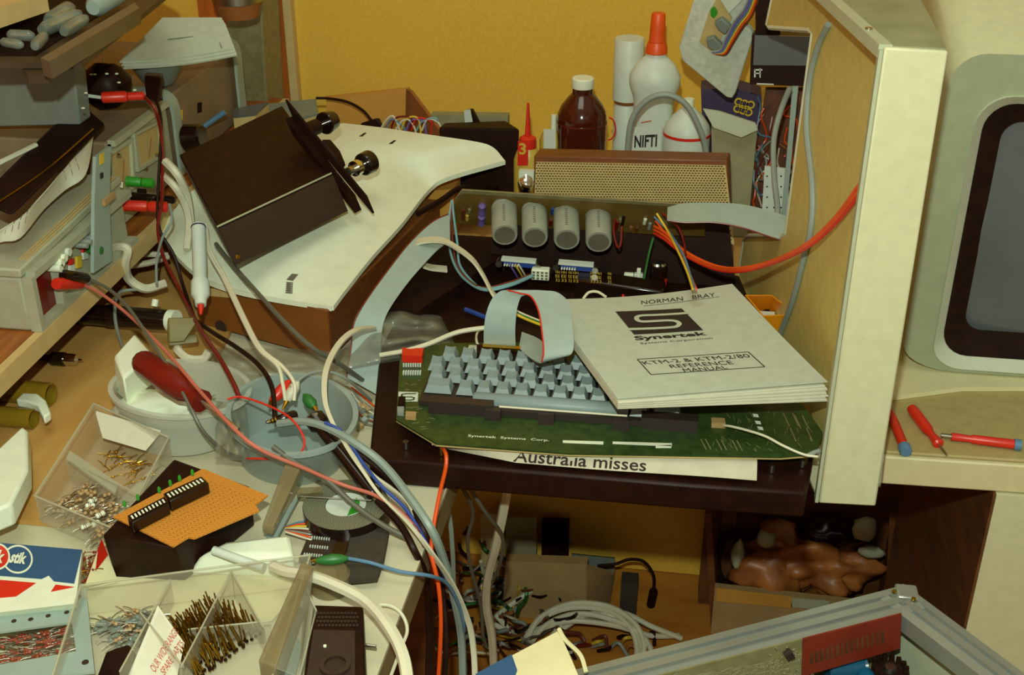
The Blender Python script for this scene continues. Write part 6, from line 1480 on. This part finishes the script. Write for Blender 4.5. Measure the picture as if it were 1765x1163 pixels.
# blue and cream booklet at the bottom edge
t = T('booklet', 'blue and cream folded booklet leaning in at the bottom edge on the instrument', 'booklet', P(920, 1150, -.03))
z_ = -.022
B(MB().sheet(lambda u, v: (P(815, 1168, z_).lerp(P(963, 1090, z_+.01), u)).lerp(P(900, 1260, z_).lerp(P(1020, 1230, z_), u), v)+V((0, 0, .004*sin(pi*v)*u)), 10, 10, .002), 'page', 'lightcream', t)
B(MB().slab([p+V((0, 0, .0045)) for p in pts3([(820, 1168, z_), (882, 1134, z_+.003), (905, 1200, z_), (860, 1240, z_)])], (0, 0, .002)), 'blue_panel', 'boxblue', t)
B(MB().tube([p+V((0, 0, .004)) for p in pts3([(963, 1090, z_+.01), (975, 1110, z_+.008), (1000, 1135, z_+.006), (1010, 1165, z_)])], .002, n=6), 'curled_edge', 'lightcream', t)
# ================================================================ CABLES AND LEADS
C_ = cable
def CY(name, label, L, r, mat, group=None):
    return B(MB().tube([PY(a, b, c) for a, b, c in L], r), name, mat, None, label, 'cable', group)
C_('flex', 'thick white cable curving down from the power supply beside the black mixer box, inner one', [(285, 278, .19), (305, 300, .18), (322, 335, .15), (328, 375, .12), (328, 410, .10)], .0052, 'whitew')
C_('flex', 'thick white cable curving from the power supply, the outer lower one', [(280, 302, .17), (300, 320, .165), (318, 350, .14), (326, 385, .115), (322, 430, .09)], .0048, 'whitew')
C_('flex', 'thick white cable bent in a U hanging in front of the shelf edge', [(180, 432, .095), (205, 426, .11), (220, 430, .11), (216, 455, .09), (222, 480, .065), (250, 497, .05), (285, 488, .05)], .0056, 'whitew')
C_('flex', 'short white cable crossing under the shelf, upper one', [(225, 442, .06), (255, 438, .05), (290, 440, .045)], .004, 'whitew')
C_('flex', 'short white cable crossing under the shelf, lower one', [(225, 458, .05), (260, 452, .045), (290, 442, .045)], .004, 'whitew')
C_('flex', 'white cable end curving behind the oval tub', [(306, 596, .03), (308, 605, .03), (325, 618, .025), (350, 618, .022), (360, 605, .03)], .0052, 'whitew')
C_('lead', 'red lead hanging from the high red plug down past the power supply', [(250, 168, .262), (268, 190, .25), (278, 235, .215), (280, 290, .18), (279, 345, .15), (272, 395, .12), (283, 445, .09), (305, 490, .06), (325, 530, .05)], .0022, 'darkred')
C_('lead', 'black lead hanging beside the red one past the power supply', [(263, 160, .25), (276, 195, .235), (277, 250, .205), (272, 340, .15), (275, 395, .12), (300, 440, .09), (315, 490, .06), (338, 555, .045)], .0020, 'black')
C_('lead', 'dark red lead running down into the round tub', [(325, 530, .055), (350, 575, .07), (380, 620, .078), (402, 660, .078), (412, 684, .072)], .0026, 'darkred')
C_('lead', 'black lead curving down into the round tub', [(338, 553, .055), (370, 575, .07), (410, 600, .075), (445, 628, .08), (468, 665, .075), (474, 722, .06)], .0026, 'black')
C_('lead', 'grey lead loop dangling behind the pink lead left of the oval tub', [(240, 498, .05), (205, 505, .05), (198, 540, .05), (205, 580, .05), (222, 620, .07), (238, 634, .075)], .0020, 'greyw')
C_('lead', 'thin grey lead hanging in front of the power supply plugs', [(292, 352, .15), (296, 380, .14), (280, 410, .12), (270, 450, .09), (270, 490, .07)], .0016, 'greyw')
t = T('test_lead', 'pink test lead from the signal generator across the tubs', 'cable', P(240, 580, .1))
a, b = PX(97, 489, -.655), P(142, 489, .118)
B(MB().rev(a, b, [(0, .0062), (.1, .0068), (.9, .006), (1, .004)], n=14), 'plug', 'red', t)
B(MB().tube(pts3([(142, 489, .118), (180, 510, .115), (230, 550, .11), (290, 610, .105), (350, 680, .10), (405, 740, .095), (450, 775, .085), (520, 805, .065), (590, 835, .045), (650, 855, .040), (700, 892, .030), (735, 940, .008), (755, 1000, -.03)]), .0018, n=8), 'lead', 'pink', t)
t = T('test_lead', 'dark grey test lead with black plug from the signal generator into the oval tub', 'cable', P(240, 600, .1))
a, b = PX(108, 474, -.655), P(152, 480, .124)
B(MB().rev(a, b, [(0, .0055), (.1, .0064), (.9, .006), (1, .004)], n=14), 'plug', 'blackg', t)
B(MB().tube(pts3([(152, 480, .124), (190, 500, .12), (225, 535, .118), (262, 590, .11), (295, 640, .10), (325, 695, .085), (352, 745, .06), (395, 782, .03), (440, 790, .02), (500, 792, .02)]), .0019, n=8), 'lead', 'darkgreyw', t)
# white probe tube
a, b = P(342, 388, .145), P(346, 526, .085)
t = T('probe_pen', 'translucent white pen-shaped probe hanging beside the black mixer box', 'probe', b-V((0, 0, .01)))
B(MB().rev(a, b, [(0, .0075), (.05, .0085), (.68, .0080), (.72, .0105), (.88, .0105), (.93, .007), (1, .0062)], n=18), 'barrel', 'whitecool', t)
B(MB().rev(b, P(346, 542, .078), [(0, .004), (1, .0015)], n=10), 'tip', 'red', t)
B(MB().rev(a.lerp(b, .02), a.lerp(b, .035), [(0, .0088), (1, .0088)], n=18), 'blue_band', 'navy', t)
for k, o in enumerate((0, 5)):
    C_('lead', ['cream twin lead from the white probe down to the clips, left strand', 'cream twin lead from the white probe down to the clips, right strand'][k], [(355, 385, .14), (358+o, 430, .12), (385+o, 480, .11), (418+o, 550, .105), (445+o, 600, .10), (478+o*1.5, 630, .095), (487+o*4, 660, .085), (492+o*3, 690, .07)], .0019, 'whitew')
C_('lead', 'grey lead running from the mixer box down right across the brown box', [(372, 420, .12), (400, 455, .11), (440, 500, .105), (490, 555, .10), (540, 600, .08), (590, 630, .05), (625, 655, .02)], .0026, 'darkgreyw')
C_('lead', 'thin pale lead arching over the back rim of the round tub', [(500, 668, .072), (530, 645, .078), (565, 640, .075), (600, 655, .06), (640, 690, .015)], .0015, 'greyw')
C_('lead', 'thin red wire looping over the round tub', [(392, 688, .08), (415, 684, .08), (460, 698, .08), (500, 720, .08), (522, 750, .07), (522, 775, .06), (500, 790, .05), (440, 790, .05), (425, 790, .045)], .0011, 'red')
t = T('flat_white_cable', 'flat white cable dropping from the chassis across the round tub and off the bench', 'cable', P(600, 700, .05))
A = [(850, 563, .075), (790, 572, .07), (740, 592, .062), (700, 604, .058), (655, 612, .052)]
B(MB().tube(pts3(A), .0028, n=8), 'cable_run', 'whitew', t)
A = [(640, 562, .07), (612, 566, .085), (588, 582, .09), (568, 610, .09), (556, 645, .09), (556, 690, .085), (568, 725, .08), (592, 765, .07), (618, 805, .055), (650, 850, .045), (700, 900, .03), (735, 945, .01), (775, 1005, -.04), (803, 1070, -.09), (812, 1120, -.12), (815, 1180, -.15)]
B(MB().ribbon(pts3(A), pts3([(a+9, b+3, c) for a, b, c in A]), .002), 'cable_run', 'whitew', t)
C_('thick_grey_cable', 'thick blue-grey cable sweeping from the round tub over the bench edge', [(480, 730, .07), (520, 726, .078), (560, 735, .08), (610, 762, .075), (660, 800, .06), (705, 855, .045), (745, 915, .025), (768, 975, -.02), (785, 1040, -.07), (795, 1100, -.12), (798, 1180, -.17)], .0041, 'cablegrey')
C_('lead', 'blue wire running along the thick grey cable', [(560, 728, .085), (590, 745, .08), (620, 790, .06), (655, 835, .05), (700, 878, .035), (735, 935, .01), (770, 1000, -.04), (790, 1060, -.09), (798, 1085, -.11)], .0017, 'blue')
C_('lead', 'yellowish wire curving below the thick grey cable', [(600, 770, .06), (640, 815, .045), (680, 845, .035), (705, 870, .03), (720, 905, .02)], .0016, 'whitew')
C_('lead', 'black wire bundle strand beneath the thick grey cable', [(610, 775, .05), (660, 815, .035), (700, 860, .03), (735, 925, .012), (760, 1000, -.05), (768, 1100, -.10), (765, 1180, -.14)], .0030, 'black')
C_('lead', 'long black lead under the white cable along the bench edge', [(650, 862, .03), (690, 905, .02), (715, 950, .01), (735, 1000, -.04), (740, 1080, -.10), (738, 1180, -.15)], .0034, 'black')
C_('lead', 'stiff grey lead crossing over the tape roll to the bench edge', [(470, 770, .07), (505, 795, .06), (560, 825, .05), (610, 870, .032), (660, 905, .022), (708, 930, .012)], .0028, 'darkgreyw')
CY('lead', 'orange wire hanging from the front of the chassis', [(764, 773, .985), (769, 785, .965), (768, 808, .955), (758, 850, .92), (747, 910, .89), (744, 955, .87), (756, 1010, .86), (760, 1080, .85), (755, 1180, .84)], .0020, 'orange')
C_('lead', 'dull red wire hanging left of the orange wire', [(700, 885, .03), (725, 925, .015), (745, 980, -.04), (760, 1040, -.09), (758, 1110, -.13), (755, 1180, -.17)], .0024, 'darkred')
for k, (L, c, r, lb) in enumerate((
    ([(790, 828, -.03), (815, 880, -.10), (806, 930, -.16), (812, 980, -.22), (828, 1040, -.30), (832, 1090, -.36), (838, 1115, -.4)], 'darkgreyw', .0022, 'thin grey lead hanging in the gap below the chassis, left one'),
    ([(800, 826, -.03), (835, 880, -.08), (866, 925, -.14), (862, 970, -.2), (845, 1010, -.28)], 'darkgreyw', .0022, 'thin grey lead hanging in the gap below the chassis, right one'),
    ([(745, 850, -.01), (772, 880, -.06), (780, 950, -.13), (782, 1010, -.20)], 'tealgrey', .0028, 'grey lead hanging close to the bench edge below the chassis'),
    ([(876, 832, -.06), (866, 890, -.12), (855, 940, -.18), (842, 990, -.25), (838, 1040, -.32), (848, 1100, -.40), (852, 1180, -.5)], 'whitew', .0058, 'broad white cable hanging straight down in the gap below the chassis'))):
    C_('hanging_lead', lb, L, r, c)
C_('thick_white_cable', 'thick white cable arching from the clear lid over the black handheld box', [(470, 975, .030), (495, 985, .035), (525, 990, .040), (570, 1005, .044), (630, 1035, .045), (670, 1080, .045), (695, 1130, .04), (705, 1190, .03)], .0052, 'whitew')
C_('thin_white_cable', 'thin white cable curling beside the thick one at the bench edge', [(628, 1046, .015), (665, 1042, .012), (690, 1055, .008), (702, 1085, .002), (690, 1120, .0), (668, 1180, .0)], .0015, 'whitew')
# orange-red bundle to the hood
for k, (dz, dy_) in enumerate(((0, 0), (6, .004), (-6, .002))):
    CY('power_wire', 'orange-red wires of the bundle sweeping from the capacitor board to the hood', [(1128, 396+dz, 1.385), (1148, 408+dz, 1.36), (1180, 436+dz*.6, 1.34), (1230, 460+dz*.5, 1.31), (1275, 465+dz*.5, 1.27), (1330, 452+dz*.4, 1.22), (1390, 424+dz*.6, 1.15), (1440, 380+dz, 1.10), (1483, 325+dz*1.6, 1.05+dy_)], .0018, ['orange', 'red', 'orange'][k], 'orange-red wires running to the hood')
for L, c, lb in (([(1132, 368, 1.38), (1152, 400, 1.36), (1172, 440, 1.30), (1185, 470, 1.25), (1194, 498, 1.20)], 'yellow', 'yellow wire dropping from the capacitor board behind the manual'),
                 ([(1128, 374, 1.385), (1155, 402, 1.36), (1178, 440, 1.30), (1190, 475, 1.25), (1198, 498, 1.20)], 'blueg', 'blue-grey wire beside the yellow one behind the manual'),
                 ([(1130, 380, 1.385), (1160, 420, 1.36), (1182, 455, 1.30), (1192, 480, 1.25), (1200, 498, 1.20)], 'orange', 'orange wire beside the yellow one behind the manual'),
                 ([(1142, 368, 1.38), (1168, 390, 1.36), (1178, 415, 1.35), (1182, 440, 1.33)], 'darkred', 'dark red wire curving right of the yellow wire'),
                 ([(1060, 378, 1.40), (1058, 400, 1.38), (1064, 425, 1.36), (1070, 420, 1.36), (1072, 390, 1.38)], 'darkred', 'thin red loop hanging right of the last capacitor'),
                 ([(1126, 410, 1.38), (1118, 440, 1.36), (1110, 480, 1.32)], 'green', 'green wire hanging left of the can capacitor')):
    CY('hookup_wire', lb, L, .0014, c)
for k, (c, o, lb) in enumerate((('tealw', 0, 'teal wire, left one, curving down from the capacitor board'), ('tealw', 9, 'teal wire, right one, curving down from the capacitor board'), ('brownw', 4, 'brown wire between the teal ones below the capacitor board'))):
    C_('hookup_wire', lb, [(779, 345, .12), (774+o, 380, .10), (774+o*1.6, 420, .08), (783+o, 455, .066), (802+o, 482, .056), (835, 500-k*2, .058), (880, 492-k*3, .062), (918, 476-k*2, .06)], .0016, c)
for k, (c, x) in enumerate((('violet', 885), ('yellow', 894), ('whitew', 900))):
    C_('hookup_wire', ['violet', 'yellow', 'white'][k]+' wire from the left DB25 socket down to the cable bundle', [(x-6, 456, .075), (x, 466, .065), (x+7, 478, .05)], .0012, c)
for L, c, lb in (([(1100, 490, .055), (1125, 502, .05), (1142, 500, .05), (1148, 482, .045)], 'red', 'red wire loop in front of the can capacitor'), ([(1073, 498, .05), (1075, 520, .045)], 'red', 'short red wire left of the manual top edge'), ([(1085, 498, .05), (1110, 520, .045)], 'darkred', 'dark red wire running under the manual'), ([(1076, 500, .048), (1092, 520, .043)], 'blue', 'short blue wire running under the manual')):
    C_('hookup_wire', lb, L if len(L) > 2 else [L[0], ((L[0][0]+L[1][0])/2, (L[0][1]+L[1][1])/2, L[0][2]), L[1]], .0018, c)
C_('hookup_wire', 'pale wire loop peeping over the top edge of the manual', [(1005, 515, .10), (1015, 504, .105), (1030, 503, .105), (1045, 512, .10)], .0016, 'whitew')
for k, c in enumerate(('whitew', 'green', 'yellow')):
    C_('hookup_wire', c.replace('whitew', 'white')+' wire seen through the loop of the keyboard ribbon', [(880, 531+k*3, .075), (905, 543+k*3, .07), (935, 555+k*3, .07)], .0016, c)
C_('heatshrink_tube', 'short blue sleeve lying on the chassis left of the ribbon loop', [(802, 533, .036), (820, 540, .036), (842, 549, .036)], .0030, 'blue')
C_('hookup_wire', 'cream wire hooked beside the left edge of the keyboard ribbon', [(830, 566, .055), (822, 575, .06), (822, 590, .06), (830, 600, .058)], .0014, 'whitew')
C_('hookup_wire', 'white and pink wire crossing the right end of the keyboard board', [(1248, 733, .058), (1262, 735, .062), (1290, 742, .064), (1320, 752, .064), (1350, 768, .062), (1385, 783, .058), (1410, 787, .058)], .0013, 'whitew')
C_('hookup_wire', 'grey wires gathered at the hood beside the keyboard board', [(1392, 785, .056), (1402, 780, .060), (1414, 776, .064)], .0022, 'greyw')
# grey cable hanging on the hood panel
q = [inter(a, b, PNL)+PNL[1]*.006 for a, b in [(1438, 42), (1420, 80), (1405, 140), (1400, 220), (1410, 320), (1408, 390), (1394, 450), (1375, 520), (1352, 578)]]
B(MB().tube(q, .0034, n=9), 'grey_flex', 'greyw', label='grey cable hanging down across the inside of the upright hood', cat='cable')
q = [PX(400, 210, -.6), PX(380, 200, -.65), PX(355, 218, -.68)]
B(MB().tube([P(352, 218, .14), P(370, 205, .15), P(388, 193, .16)], .004, n=8), 'blue_pen', 'blueg', label='slim blue tube lying by the grey bracket behind the mixer box', cat='tube')
t = T('lens_barrel', 'shiny chrome and glass piece left of the speaker', 'glassware', P(905, 318, .0))
B(MB().blob(PY(906, 318, 1.50), .012, 2, .2, sc=(.011, .01, .014)), 'glass', 'chrome', t); B(MB().box(PY(908, 302, 1.52), (.02, .01, .014)), 'cap', 'whitecool', t)
C_('black_strap', 'dark cable curving behind the capacitor board left of the speaker', [(720, 368, .09), (760, 345, .09), (800, 322, .09), (860, 325, .05), (885, 295, .05), (905, 275, .06)], .004, 'blackm')
